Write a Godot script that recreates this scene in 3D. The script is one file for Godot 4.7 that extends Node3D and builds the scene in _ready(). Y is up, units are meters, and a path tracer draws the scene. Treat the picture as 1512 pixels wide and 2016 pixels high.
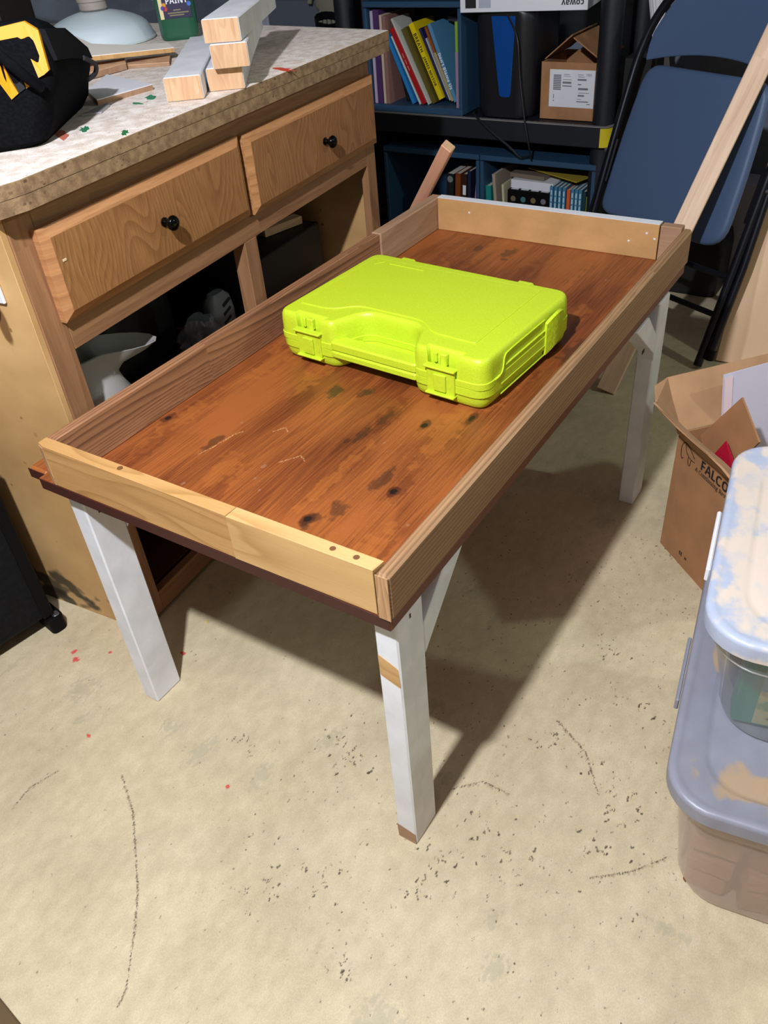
extends Node3D
# A basement workshop corner: a low rimmed play table with a lime tool case on it, beside a wooden work cabinet.

# ---------------------------------------------------------------- mesh helpers
var st: SurfaceTool
var GR := 0                      # grain axis of the piece being built (texture u runs along it)
var US := Vector2(1.0, 1.0)      # texture repeats per metre
var UO := Vector2.ZERO
var XF := Transform3D.IDENTITY   # applied as vertices are emitted
var BASE := Transform3D.IDENTITY  # what begin() sets XF to
var rng := RandomNumberGenerator.new()

func begin(grain := 0, us := Vector2(1, 1), uo := Vector2(-1, -1)) -> void:
	st = SurfaceTool.new()
	st.begin(Mesh.PRIMITIVE_TRIANGLES)
	GR = grain
	US = us
	UO = uo if uo.x >= 0.0 else Vector2(rng.randf(), rng.randf())
	XF = BASE

func volume(t: PackedVector3Array) -> float:
	var vol := 0.0
	var o := t[0] if t.size() > 0 else Vector3.ZERO
	for i in range(0, t.size(), 3):
		vol += (t[i] - o).dot((t[i + 1] - o).cross(t[i + 2] - o))
	return vol

func emit(t: PackedVector3Array, smooth: int, turned := -1) -> void:
	var flip := volume(t) > 0.0 if turned < 0 else turned == 1   # front faces run clockwise
	var nt := t.size() / 3
	var fn := PackedVector3Array()
	var near := {}
	for i in nt:
		var a := t[i * 3]
		var b := t[i * 3 + (2 if flip else 1)]
		var c := t[i * 3 + (1 if flip else 2)]
		fn.append((c - a).cross(b - a))
		if smooth >= 0:
			for p in [a, b, c]:
				var key := Vector3i((p as Vector3) * 50000.0)
				if not near.has(key):
					near[key] = PackedInt32Array()
				near[key].append(i)
	for i in nt:
		var a := t[i * 3]
		var b := t[i * 3 + (2 if flip else 1)]
		var c := t[i * 3 + (1 if flip else 2)]
		var own := fn[i].normalized()
		var n := own.abs()
		var ax := 0
		if n.y >= n.x and n.y >= n.z:
			ax = 1
		elif n.z >= n.x and n.z >= n.y:
			ax = 2
		var iu := GR
		var iv := 0
		if ax == GR:
			iu = (GR + 1) % 3
		for k in 3:
			if k != ax and k != iu:
				iv = k
		for p in [a, b, c]:
			var nn := own
			if smooth >= 0:
				# faces that meet at less than the crease angle share a normal
				nn = Vector3.ZERO
				for j in near[Vector3i((p as Vector3) * 50000.0)]:
					if fn[j].normalized().dot(own) > 0.72:
						nn += fn[j]
				nn = nn.normalized() if nn.length_squared() > 0.0 else own
			st.set_normal((XF.basis * nn).normalized())
			st.set_uv(Vector2(p[iu] * US.x + UO.x, p[iv] * US.y + UO.y))
			st.add_vertex(XF * (p as Vector3))

func quad(t: PackedVector3Array, a: Vector3, b: Vector3, c: Vector3, d: Vector3) -> void:
	t.append_array(PackedVector3Array([a, b, c, a, c, d]))

func fan_out(t: PackedVector3Array, pts: Array, ctr: Vector3) -> void:
	# a convex face of a shape round ctr, turned so that it faces away from ctr
	var n: Vector3 = (pts[1] - pts[0]).cross(pts[2] - pts[0])
	var mid := Vector3.ZERO
	for p in pts:
		mid += p
	mid /= pts.size()
	var q := pts.duplicate()
	if n.dot(mid - ctr) < 0.0:
		q.reverse()
	for i in range(1, q.size() - 1):
		t.append_array(PackedVector3Array([q[0], q[i], q[i + 1]]))

func box(c: Vector3, s: Vector3, b := 0.002) -> void:
	# a box with chamfered edges
	var h := s * 0.5
	b = minf(b, minf(h.x, minf(h.y, h.z)) * 0.6)
	var t := PackedVector3Array()
	var P := func(ax: int, sg: Vector3) -> Vector3:
		var v := Vector3(sg.x * (h.x - b), sg.y * (h.y - b), sg.z * (h.z - b))
		v[ax] = sg[ax] * h[ax]
		return c + v
	for ax in 3:
		var i := (ax + 1) % 3
		var j := (ax + 2) % 3
		for s0 in [-1.0, 1.0]:
			var pts := []
			for uv in [[-1.0, -1.0], [1.0, -1.0], [1.0, 1.0], [-1.0, 1.0]]:
				var sg := Vector3.ZERO
				sg[ax] = s0
				sg[i] = uv[0]
				sg[j] = uv[1]
				pts.append(P.call(ax, sg))
			fan_out(t, pts, c)
	if b > 0.0:
		for k in 3:
			var i := (k + 1) % 3
			var j := (k + 2) % 3
			for si in [-1.0, 1.0]:
				for sj in [-1.0, 1.0]:
					var a := Vector3.ZERO
					a[i] = si
					a[j] = sj
					a[k] = -1.0
					var d := a
					d[k] = 1.0
					fan_out(t, [P.call(i, a), P.call(i, d), P.call(j, d), P.call(j, a)], c)
		for sx in [-1.0, 1.0]:
			for sy in [-1.0, 1.0]:
				for sz in [-1.0, 1.0]:
					var a := Vector3(sx, sy, sz)
					fan_out(t, [P.call(0, a), P.call(1, a), P.call(2, a)], c)
	emit(t, -1)

func loft(rings: Array, cap0 := true, cap1 := true, smooth := 0, closed := true) -> void:
	var t := PackedVector3Array()
	var n: int = rings[0].size()
	var last := n if closed else n - 1
	for r in rings.size() - 1:
		var A: PackedVector3Array = rings[r]
		var B: PackedVector3Array = rings[r + 1]
		for i in last:
			var k := (i + 1) % n
			quad(t, A[i], A[k], B[k], B[i])
	var sides := t.size()
	if cap0:
		cap(t, rings[0], true)
	if cap1:
		cap(t, rings[rings.size() - 1], false)
	if t.size() == sides:
		emit(t, smooth)
		return
	# the caps keep flat normals, the sides theirs
	var f := 1 if volume(t) > 0.0 else 0
	emit(t.slice(0, sides), smooth, f)
	emit(t.slice(sides), -1, f)

func cap(t: PackedVector3Array, ring: PackedVector3Array, rev: bool) -> void:
	var nn := Vector3.ZERO
	var n := ring.size()
	for i in n:
		nn += ring[i].cross(ring[(i + 1) % n])
	nn = nn.normalized()
	var e := nn.cross(Vector3.UP if absf(nn.y) < 0.9 else Vector3.RIGHT).normalized()
	var f := nn.cross(e)
	var poly := PackedVector2Array()
	for p in ring:
		poly.append(Vector2(p.dot(e), p.dot(f)))
	var idx := Geometry2D.triangulate_polygon(poly)
	for i in range(0, idx.size(), 3):
		var a := ring[idx[i]]
		var b := ring[idx[i + 1]]
		var c := ring[idx[i + 2]]
		var up := (b - a).cross(c - a).dot(nn) > 0.0
		if up == rev:
			var s := b
			b = c
			c = s
		t.append_array(PackedVector3Array([a, b, c]))

func flat_ring(poly: PackedVector2Array, y: float) -> PackedVector3Array:
	# (x, z) outline at a height
	var r := PackedVector3Array()
	for p in poly:
		r.append(Vector3(p.x, y, p.y))
	return r

func inset(poly: PackedVector2Array, d: float) -> PackedVector2Array:
	# moves every edge of an outline inwards by d, keeping the number of corners
	var n := poly.size()
	var area := 0.0
	for i in n:
		area += poly[i].cross(poly[(i + 1) % n])
	var sg := 1.0 if area > 0.0 else -1.0
	var r := PackedVector2Array()
	for i in n:
		var a := (poly[i] - poly[(i + n - 1) % n]).normalized()
		var b := (poly[(i + 1) % n] - poly[i]).normalized()
		var na := Vector2(-a.y, a.x) * sg
		var nb := Vector2(-b.y, b.x) * sg
		var m := na + nb
		var k := m.length_squared()
		r.append(poly[i] + m * (2.0 * d / k if k > 0.3 else 0.0) * 1.0)
	return r

func slab(poly: PackedVector2Array, y0: float, y1: float, bev := 0.002) -> void:
	# an (x, z) outline with thickness and chamfered rims
	var q := inset(poly, bev)
	loft([flat_ring(q, y0), flat_ring(poly, y0 + bev), flat_ring(poly, y1 - bev), flat_ring(q, y1)], true, true, -1)

func rrect(w: float, d: float, r: float, n := 5) -> PackedVector2Array:
	var p := PackedVector2Array()
	for q in [[1, 1, 0.0], [-1, 1, 90.0], [-1, -1, 180.0], [1, -1, 270.0]]:
		for i in n + 1:
			var a := deg_to_rad(q[2] + 90.0 * i / n)
			p.append(Vector2(q[0] * (w * 0.5 - r) + cos(a) * r, q[1] * (d * 0.5 - r) + sin(a) * r))
	return p

func round_poly(pts: Array, r: float, n := 4) -> PackedVector2Array:
	# an outline with rounded corners; a point may carry its own radius as a third number
	var out := PackedVector2Array()
	var m := pts.size()
	for i in m:
		var p := Vector2(pts[i][0], pts[i][1])
		var a := Vector2(pts[(i + m - 1) % m][0], pts[(i + m - 1) % m][1])
		var b := Vector2(pts[(i + 1) % m][0], pts[(i + 1) % m][1])
		var rr: float = pts[i][2] if pts[i].size() > 2 else r
		var da := (a - p).normalized()
		var db := (b - p).normalized()
		var k := minf(rr, minf((a - p).length(), (b - p).length()) * 0.49)
		if k < 0.00001:
			out.append(p)
			continue
		var p0 := p + da * k
		var p1 := p + db * k
		for j in n + 1:
			var s := float(j) / n
			out.append(p0.lerp(p, s).lerp(p.lerp(p1, s), s))
	return out

func lathe(profile: Array, segs := 32, smooth := 0) -> void:
	var rings := []
	for q in profile:
		var r := PackedVector3Array()
		for i in segs:
			var a := TAU * i / segs
			r.append(Vector3(cos(a) * maxf(q[0], 0.0002), q[1], sin(a) * maxf(q[0], 0.0002)))
		rings.append(r)
	loft(rings, true, true, smooth)

func tube(path: Array, rad: float, segs := 10, caps := true) -> void:
	var rings := []
	var up := Vector3(0.13, 0.97, 0.21)
	for i in path.size():
		var a: Vector3 = path[maxi(i - 1, 0)]
		var b: Vector3 = path[mini(i + 1, path.size() - 1)]
		var d := (b - a).normalized()
		var e := up - d * up.dot(d)
		if e.length() < 0.1:
			e = Vector3(1, 0, 0) - d * d.x
		e = e.normalized()
		up = e
		var f := d.cross(e)
		var r := PackedVector3Array()
		for k in segs:
			var g := TAU * k / segs
			r.append(path[i] + (e * cos(g) + f * sin(g)) * rad)
		rings.append(r)
	loft(rings, caps, caps, 0)

func curve(pts: Array, per := 8) -> Array:
	# a smooth path through the points
	var out := []
	for i in pts.size() - 1:
		var p0: Vector3 = pts[maxi(i - 1, 0)]
		var p1: Vector3 = pts[i]
		var p2: Vector3 = pts[i + 1]
		var p3: Vector3 = pts[mini(i + 2, pts.size() - 1)]
		for k in per:
			out.append(p1.cubic_interpolate(p2, p0, p3, float(k) / per))
	out.append(pts[pts.size() - 1])
	return out

# ---------------------------------------------------------------- scene tree helpers
func free_name(parent: Node, called: String) -> String:
	if not parent.has_node(called):
		return called
	var i := 1
	while parent.has_node("%s_%03d" % [called, i]):
		i += 1
	return "%s_%03d" % [called, i]

func tag(o: Node, label: String, category: String, group := "") -> void:
	o.set_meta("label", label)
	o.set_meta("category", category)
	if group != "":
		o.set_meta("group", group)

func thing(called: String, label: String, category: String, at := Vector3.ZERO, turn := 0.0, group := "") -> Node3D:
	var o := Node3D.new()
	o.name = free_name(self, called)
	add_child(o, true)
	o.position = at
	o.rotation.y = turn
	tag(o, label, category, group)
	return o

func part(called: String, m: Material, parent: Node, label := "") -> MeshInstance3D:
	var o := MeshInstance3D.new()
	o.mesh = st.commit()
	o.material_override = m
	o.cast_shadow = GeometryInstance3D.SHADOW_CASTING_SETTING_ON
	o.name = free_name(parent, called)
	parent.add_child(o, true)
	if label != "":
		o.set_meta("label", label)
	return o

func struct(called: String, m: Material, label: String) -> MeshInstance3D:
	var o := part(called, m, self, label)
	o.set_meta("kind", "structure")
	return o

func lettering(called: String, text: String, height: float, m: Material, parent: Node, at: Vector3, basis := Basis.IDENTITY, serif := false, bold := false, stretch := 1.0) -> MeshInstance3D:
	var f := SystemFont.new()
	f.font_names = PackedStringArray(["Droid Serif" if serif else "Droid Sans"])
	f.font_weight = 700 if bold else 400
	var tm := TextMesh.new()
	tm.text = text
	tm.font = f
	tm.font_size = 32
	tm.pixel_size = height / 23.0
	tm.depth = 0.0004
	tm.curve_step = 2.0
	var o := MeshInstance3D.new()
	o.mesh = tm
	o.material_override = m
	o.name = free_name(parent, called)
	parent.add_child(o, true)
	o.transform = Transform3D(basis * Basis.from_scale(Vector3(stretch, 1, 1)), at)
	return o

# ---------------------------------------------------------------- materials
func mat(c: Color, rough := 0.6, metal := 0.0, tex: Texture2D = null, spec := 0.5) -> StandardMaterial3D:
	var m := StandardMaterial3D.new()
	m.albedo_color = c
	m.roughness = rough
	m.metallic = metal
	m.metallic_specular = spec
	if tex:
		m.albedo_texture = tex
	return m

func clear_mat(c: Color, alpha: float, rough := 0.15) -> StandardMaterial3D:
	var m := mat(Color(c.r, c.g, c.b, alpha), rough)
	m.transparency = BaseMaterial3D.TRANSPARENCY_ALPHA
	m.cull_mode = BaseMaterial3D.CULL_DISABLED
	return m

func noise(sd: int, freq: float, oct := 3) -> FastNoiseLite:
	var n := FastNoiseLite.new()
	n.seed = sd
	n.noise_type = FastNoiseLite.TYPE_SIMPLEX_SMOOTH
	n.frequency = freq
	n.fractal_octaves = oct
	return n

func tex(im: Image) -> ImageTexture:
	im.generate_mipmaps()
	return ImageTexture.create_from_image(im)

func wood(w: int, h: int, sd: int, light: Color, dark: Color, rings: float, warp: float, fibre: float, power := 2.0, blotch := 0.0, amount := 0.75) -> Image:
	# grain along x: rings warped by noise, fine fibres, slow blotches
	var n1 := noise(sd, 1.0, 2)
	var n2 := noise(sd + 7, 1.0, 2)
	var b := PackedByteArray()
	b.resize(w * h * 3)
	var i := 0
	for y in h:
		var v := float(y) / h
		for x in w:
			var u := float(x) / w
			var q := v * rings + n1.get_noise_2d(u * 1.3, v * 2.6) * warp
			var r := q - floorf(q)
			r = pow(r, power) * (1.0 - smoothstep(0.9, 1.0, r))
			var f := n2.get_noise_2d(u * 9.0, v * 190.0) * fibre
			var t := clampf(r * amount + 0.18 + f + n1.get_noise_2d(u * 2.5 + 9.0, v * 5.0) * blotch, 0.0, 1.0)
			var c := light.lerp(dark, t)
			b[i] = int(clampf(c.r, 0, 1) * 255.0)
			b[i + 1] = int(clampf(c.g, 0, 1) * 255.0)
			b[i + 2] = int(clampf(c.b, 0, 1) * 255.0)
			i += 3
	return Image.create_from_data(w, h, false, Image.FORMAT_RGB8, b)

func mottle(w: int, h: int, sd: int, c0: Color, c1: Color, freq: float, grain: float, spots := 0, spot := Color.BLACK) -> Image:
	var n1 := noise(sd, freq, 4)
	var r := RandomNumberGenerator.new()
	r.seed = sd
	var b := PackedByteArray()
	b.resize(w * h * 3)
	var i := 0
	for y in h:
		for x in w:
			var t := clampf(0.5 + n1.get_noise_2d(x, y) * 0.8 + (r.randf() - 0.5) * grain, 0.0, 1.0)
			var c := c0.lerp(c1, t)
			b[i] = int(c.r * 255.0)
			b[i + 1] = int(c.g * 255.0)
			b[i + 2] = int(c.b * 255.0)
			i += 3
	var im := Image.create_from_data(w, h, false, Image.FORMAT_RGB8, b)
	for k in spots:
		var p := Vector2i(r.randi_range(2, w - 6), r.randi_range(2, h - 4))
		im.fill_rect(Rect2i(p, Vector2i(r.randi_range(1, 5), r.randi_range(1, 3))), spot.lerp(c1, r.randf() * 0.6))
	return im

func blend_px(im: Image, x: int, y: int, c: Color, a: float) -> void:
	if x >= 0 and y >= 0 and x < im.get_width() and y < im.get_height():
		im.set_pixel(x, y, im.get_pixel(x, y).lerp(c, a))

func blob(im: Image, cx: float, cy: float, rx: float, ry: float, c: Color, a: float, n: FastNoiseLite, ragged := 0.6) -> void:
	for y in range(int(cy - ry * 1.6), int(cy + ry * 1.6) + 1):
		for x in range(int(cx - rx * 1.6), int(cx + rx * 1.6) + 1):
			var d := Vector2((x - cx) / rx, (y - cy) / ry).length() + n.get_noise_2d(x, y) * ragged
			if d < 1.0:
				blend_px(im, x, y, c, a * smoothstep(1.0, 0.55, d))

func stroke(im: Image, pts: Array, wpx: float, c: Color, a: float, r: RandomNumberGenerator, broken := 0.0) -> void:
	for i in pts.size() - 1:
		var p: Vector2 = pts[i]
		var q: Vector2 = pts[i + 1]
		var n := int(p.distance_to(q)) + 1
		for k in n:
			if r.randf() < broken:
				continue
			var s := p.lerp(q, float(k) / n) + Vector2(r.randf_range(-1, 1), r.randf_range(-1, 1)) * wpx * 0.5
			var ww := int(maxf(1.0, wpx * r.randf_range(0.5, 1.2)))
			for yy in ww:
				for xx in ww:
					blend_px(im, int(s.x) + xx, int(s.y) + yy, c, a * r.randf_range(0.5, 1.0))

var M := {}

# ---------------------------------------------------------------- the place
func _ready() -> void:
	rng.seed = 11
	# camera
	var cam := Camera3D.new()
	cam.name = "camera"
	cam.fov = 63.82
	cam.near = 0.02
	cam.far = 60.0
	cam.transform = Transform3D(Basis(Vector3(0.84234, -0.07551, -0.53364), Vector3(-0.28219, 0.78178, -0.55605), Vector3(0.45917, 0.61897, 0.63721)), Vector3(1.03557, 1.24993, 0.56413))
	add_child(cam)
	cam.current = true
	# sky and exposure
	var we := WorldEnvironment.new()
	we.name = "world_environment"
	var env := Environment.new()
	env.background_mode = Environment.BG_COLOR
	env.background_color = Color(0.05, 0.055, 0.06)
	env.tonemap_mode = Environment.TONE_MAPPER_LINEAR
	env.tonemap_exposure = 1.0
	env.sdfgi_enabled = true
	env.ssao_enabled = true
	env.ssil_enabled = true
	we.environment = env
	add_child(we)
	# lamps: a bare bulb over the near edge of the table, a second one further off to the right
	lamp("ceiling_bulb", "bare lit bulb on the basement ceiling above the near end of the table", Vector3(0.6, 1.9, 0.64), 2.25, Color(0.945, 0.965, 1.0), 4.9, 0.03)
	lamp("ceiling_bulb", "bare lit bulb on the basement ceiling far to the right behind the boxes", Vector3(2.35, 1.9, -1.35), 2.25, Color(0.93, 1.0, 0.95), 1.0, 0.05)
	make_materials()
	# structure
	room()
	# large things
	play_table()
	work_cabinet()
	worktop()
	tool_case()
	shelving()
	folding_chair()
	open_box()
	storage_totes()
	leaning_sheet()
	sticks()
	# smaller things
	worktop_things()
	cabinet_things()
	shelf_things()
	behind_things()
	near_things()

func lamp(called: String, label: String, at: Vector3, ceil_y: float, c: Color, energy: float, size: float) -> void:
	var t := thing(called, label, "lamp", at)
	var glow := mat(Color(1, 1, 1), 0.4)
	glow.emission_enabled = true
	glow.emission = c
	glow.emission_energy_multiplier = 6.0
	begin()
	lathe([[0.0, -0.045], [0.018, -0.042], [0.028, -0.028], [0.03, -0.012], [0.025, 0.01], [0.014, 0.035], [0.013, 0.045], [0.0, 0.045]], 20)
	part("bulb", glow, t)
	begin()
	lathe([[0.0, 0.046], [0.017, 0.046], [0.02, 0.06], [0.02, 0.09], [0.055, 0.1], [0.055, ceil_y - at.y - 0.001], [0.0, ceil_y - at.y - 0.001]], 20)
	part("socket", mat(Color(0.85, 0.83, 0.78), 0.5), t)
	var l := OmniLight3D.new()
	l.name = "light"
	l.light_color = c
	l.light_energy = energy
	l.light_size = size
	l.omni_range = 12.0
	l.omni_attenuation = 2.0
	l.shadow_enabled = true
	t.add_child(l)

func make_materials() -> void:
	M.white_paint = mat(Color(1, 1, 1), 0.5, 0.0, tex(mottle(256, 256, 3, Color(0.84, 0.84, 0.85), Color(0.91, 0.91, 0.92), 0.02, 0.12)))
	M.oak_front = mat(Color(1, 1, 1), 0.45, 0.0, tex(wood(1024, 512, 21, Color(0.64, 0.45, 0.28), Color(0.42, 0.26, 0.14), 26.0, 5.0, 0.30, 1.5, 0.10, 0.42)))
	M.oak_edge = mat(Color(1, 1, 1), 0.5, 0.0, tex(wood(512, 128, 22, Color(0.74, 0.53, 0.35), Color(0.56, 0.37, 0.22), 9.0, 1.0, 0.3, 1.5, 0.1, 0.45)))
	M.frame_wood = mat(Color(1, 1, 1), 0.55, 0.0, tex(wood(512, 128, 23, Color(0.62, 0.45, 0.31), Color(0.46, 0.31, 0.20), 6.0, 0.7, 0.3, 1.5, 0.15, 0.4)))
	M.pine_front = mat(Color(1, 1, 1), 0.5, 0.0, tex(wood(512, 256, 24, Color(0.78, 0.60, 0.38), Color(0.56, 0.39, 0.20), 4.0, 2.2, 0.12, 4.0, 0.14, 0.55)))
	M.pine_pale = mat(Color(1, 1, 1), 0.5, 0.0, tex(wood(512, 256, 25, Color(0.82, 0.66, 0.44), Color(0.62, 0.44, 0.24), 3.0, 2.0, 0.10, 4.0, 0.14, 0.5)))
	M.fir = mat(Color(1, 1, 1), 0.6, 0.0, tex(wood(1024, 256, 26, Color(0.68, 0.53, 0.38), Color(0.42, 0.29, 0.18), 44.0, 1.0, 0.14, 1.6, 0.12, 0.62)))
	M.fir_dark = mat(Color(1, 1, 1), 0.6, 0.0, tex(wood(1024, 256, 27, Color(0.66, 0.47, 0.33), Color(0.32, 0.19, 0.11), 34.0, 3.4, 0.16, 2.6, 0.16, 0.75)))
	M.rough_pine = mat(Color(1, 1, 1), 0.7, 0.0, tex(wood(512, 256, 28, Color(0.68, 0.54, 0.42), Color(0.52, 0.38, 0.27), 5.0, 2.0, 0.3, 1.5, 0.25, 0.35)))
	M.cut_end = mat(Color(1, 1, 1), 0.75, 0.0, tex(wood(128, 256, 29, Color(0.84, 0.69, 0.54), Color(0.66, 0.47, 0.33), 5.0, 1.4, 0.2, 1.5, 0.2, 0.3)))
	M.end_grey = mat(Color(1, 1, 1), 0.75, 0.0, tex(wood(256, 256, 30, Color(0.78, 0.62, 0.45), Color(0.60, 0.44, 0.29), 14.0, 1.6, 0.1, 1.0, 0.1)))
	M.mdf = mat(Color(0.80, 0.61, 0.39), 0.6, 0.0, tex(mottle(256, 128, 31, Color(0.90, 0.90, 0.90), Color(1, 1, 1), 0.03, 0.2)))
	M.stick = mat(Color(1, 1, 1), 0.6, 0.0, tex(wood(512, 128, 32, Color(0.92, 0.79, 0.68), Color(0.76, 0.60, 0.48), 3.0, 1.0, 0.2, 2.0, 0.35, 0.3)))
	M.stick_dark = mat(Color(1, 1, 1), 0.6, 0.0, tex(wood(512, 128, 33, Color(0.92, 0.70, 0.56), Color(0.72, 0.47, 0.35), 5.0, 0.6, 0.15, 1.5, 0.1, 0.6)))
	M.chip_top = mat(Color(1, 1, 1), 0.75, 0.0, tex(chip_top_image()))
	M.chip_edge = mat(Color(1, 1, 1), 0.85, 0.0, tex(mottle(512, 128, 35, Color(0.44, 0.34, 0.24), Color(0.60, 0.49, 0.36), 0.05, 0.5, 260, Color(0.34, 0.25, 0.17))))
	M.card = mat(Color(0.66, 0.47, 0.31), 0.8, 0.0, tex(mottle(256, 256, 36, Color(0.90, 0.90, 0.90), Color(1, 1, 1), 0.02, 0.14)))
	M.card_in = mat(Color(0.72, 0.55, 0.40), 0.85, 0.0, tex(mottle(256, 256, 37, Color(0.90, 0.90, 0.90), Color(1, 1, 1), 0.02, 0.14)))
	M.black_plastic = mat(Color(0.066, 0.074, 0.105), 0.55)
	M.black = mat(Color(0.035, 0.035, 0.04), 0.6, 0.0, null, 0.25)
	M.black_metal = mat(Color(0.06, 0.07, 0.10), 0.35, 0.3)
	M.dust = mat(Color(0.46, 0.44, 0.43), 0.9)
	M.crate_blue = mat(Color(0.15, 0.27, 0.38), 0.5)
	M.paper = mat(Color(0.80, 0.78, 0.72), 0.85)
	M.ink = mat(Color(0.06, 0.05, 0.05), 0.7)
	M.white = mat(Color(0.86, 0.86, 0.88), 0.5)
	M.steel = mat(Color(0.62, 0.62, 0.64), 0.3, 0.9)

func chip_top_image() -> Image:
	var im := mottle(1024, 1024, 34, Color(0.80, 0.73, 0.67), Color(0.96, 0.92, 0.89), 0.03, 0.8, 900, Color(0.56, 0.45, 0.37))
	return im

# ---------------------------------------------------------------- room
const FX0 := -0.6
const FZ0 := -2.3
const FW := 1.9
const FD := 2.9

func floor_px(x: float, z: float) -> Vector2:
	return Vector2((x - FX0) / FW * 2048.0, (z - FZ0) / FD * 2048.0)

func floor_image() -> Image:
	var n := noise(41, 0.004, 4)
	var n2 := noise(42, 0.03, 3)
	var r := RandomNumberGenerator.new()
	r.seed = 4
	var W := 2048
	var a := n.get_image(W, W).get_data()
	var c := n2.get_image(W, W).get_data()
	var b := PackedByteArray()
	b.resize(W * W * 3)
	var k := 0
	for i in W * W:
		var t := (float(a[i]) - 128.0) * 0.08 + (float(c[i]) - 128.0) * 0.07 + (r.randf() - 0.5) * 16.0
		b[k] = int(clampf(194.0 + t, 0, 255))
		b[k + 1] = int(clampf(178.0 + t, 0, 255))
		b[k + 2] = int(clampf(145.0 + t * 0.95, 0, 255))
		k += 3
	var im := Image.create_from_data(W, W, false, Image.FORMAT_RGB8, b)
	var dark := Color(0.26, 0.22, 0.17)
	var n3 := noise(43, 0.08, 2)
	# worn grey patches
	for i in 90:
		blob(im, r.randf() * W, r.randf() * W, r.randf_range(8, 40), r.randf_range(6, 26), Color(0.62, 0.59, 0.50), 0.35, n3, 0.9)
	for i in 60:
		blob(im, r.randf() * W, r.randf() * W, r.randf_range(8, 46), r.randf_range(6, 26), Color(0.80, 0.74, 0.61), 0.4, n3, 0.9)
	# scuffs, chips and specks
	for i in 2600:
		var p := Vector2(r.randf() * W, r.randf() * W)
		var d := Vector2.from_angle(r.randf() * TAU) * r.randf_range(1.0, 5.0)
		stroke(im, [p, p + d], r.randf_range(1.0, 2.2), dark.lerp(Color(0.6, 0.54, 0.43), r.randf()), r.randf_range(0.3, 0.9), r, 0.2)
	for i in 700:
		var p := floor_px(r.randf_range(0.35, 1.0), r.randf_range(-0.95, 0.25))
		var d := Vector2.from_angle(r.randf() * TAU) * r.randf_range(1.0, 4.0)
		stroke(im, [p, p + d], r.randf_range(1.2, 2.6), dark, r.randf_range(0.5, 0.9), r, 0.2)
	for q in [[0.40, -0.11], [0.437, -0.089], [0.257, -0.025], [0.67, -0.015], [0.758, -0.065], [0.877, -0.215], [0.86, -0.149], [0.515, 0.109], [0.727, -0.306], [0.735, -0.893], [0.876, -0.267], [0.55, -0.12], [0.68, 0.05], [0.80, -0.30], [0.70, -0.10], [0.45, 0.16], [0.62, 0.2], [0.83, -0.45], [0.75, -0.55]]:
		for i in 11:
			var p := floor_px(q[0] + r.randfn(0, 0.022), q[1] + r.randfn(0, 0.016))
			var g := r.randf() * TAU
			var pts := [p]
			for j in 2:
				g += r.randf_range(-0.7, 0.7)
				pts.append(pts[j] + Vector2.from_angle(g) * r.randf_range(1.5, 5.0))
			stroke(im, pts, r.randf_range(1.4, 3.2), dark, 0.8, r, 0.25)
	# the long crack and a shorter one
	for line in [[[0.092, 0.136], [0.167, 0.18], [0.233, 0.237], [0.280, 0.279], [0.322, 0.327], [0.366, 0.385], [0.377, 0.413]], [[-0.018, 0.188], [-0.036, 0.238], [-0.03, 0.281]], [[0.72, -0.35], [0.79, -0.31], [0.84, -0.24]], [[0.62, -0.13], [0.66, -0.17], [0.71, -0.17]], [[0.88, -0.10], [0.93, -0.14], [0.97, -0.19]]]:
		var pts := []
		for q in line:
			pts.append(floor_px(q[0], q[1]))
		stroke(im, pts, 2.0, dark, 0.8, r, 0.3)
		stroke(im, pts, 4.0, Color(0.50, 0.44, 0.34), 0.3, r, 0.75)
	# drips of paint
	for q in [[-0.225, -0.026, 7.0, 5.0], [-0.203, -0.014, 10.0, 5.0], [-0.152, -0.063, 5.0, 3.0], [-0.03, 0.106, 9.0, 3.0], [0.277, 0.058, 4.0, 3.0], [-0.015, -0.136, 12.0, 3.0]]:
		var p := floor_px(q[0], q[1])
		blob(im, p.x, p.y, q[2], q[3], Color(0.80, 0.28, 0.26), 0.9, n3, 0.7)
	var p0 := floor_px(-0.03, -0.23)
	blob(im, p0.x, p0.y, 4, 3, Color(0.85, 0.70, 0.15), 0.9, n3, 0.5)
	return im

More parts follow.
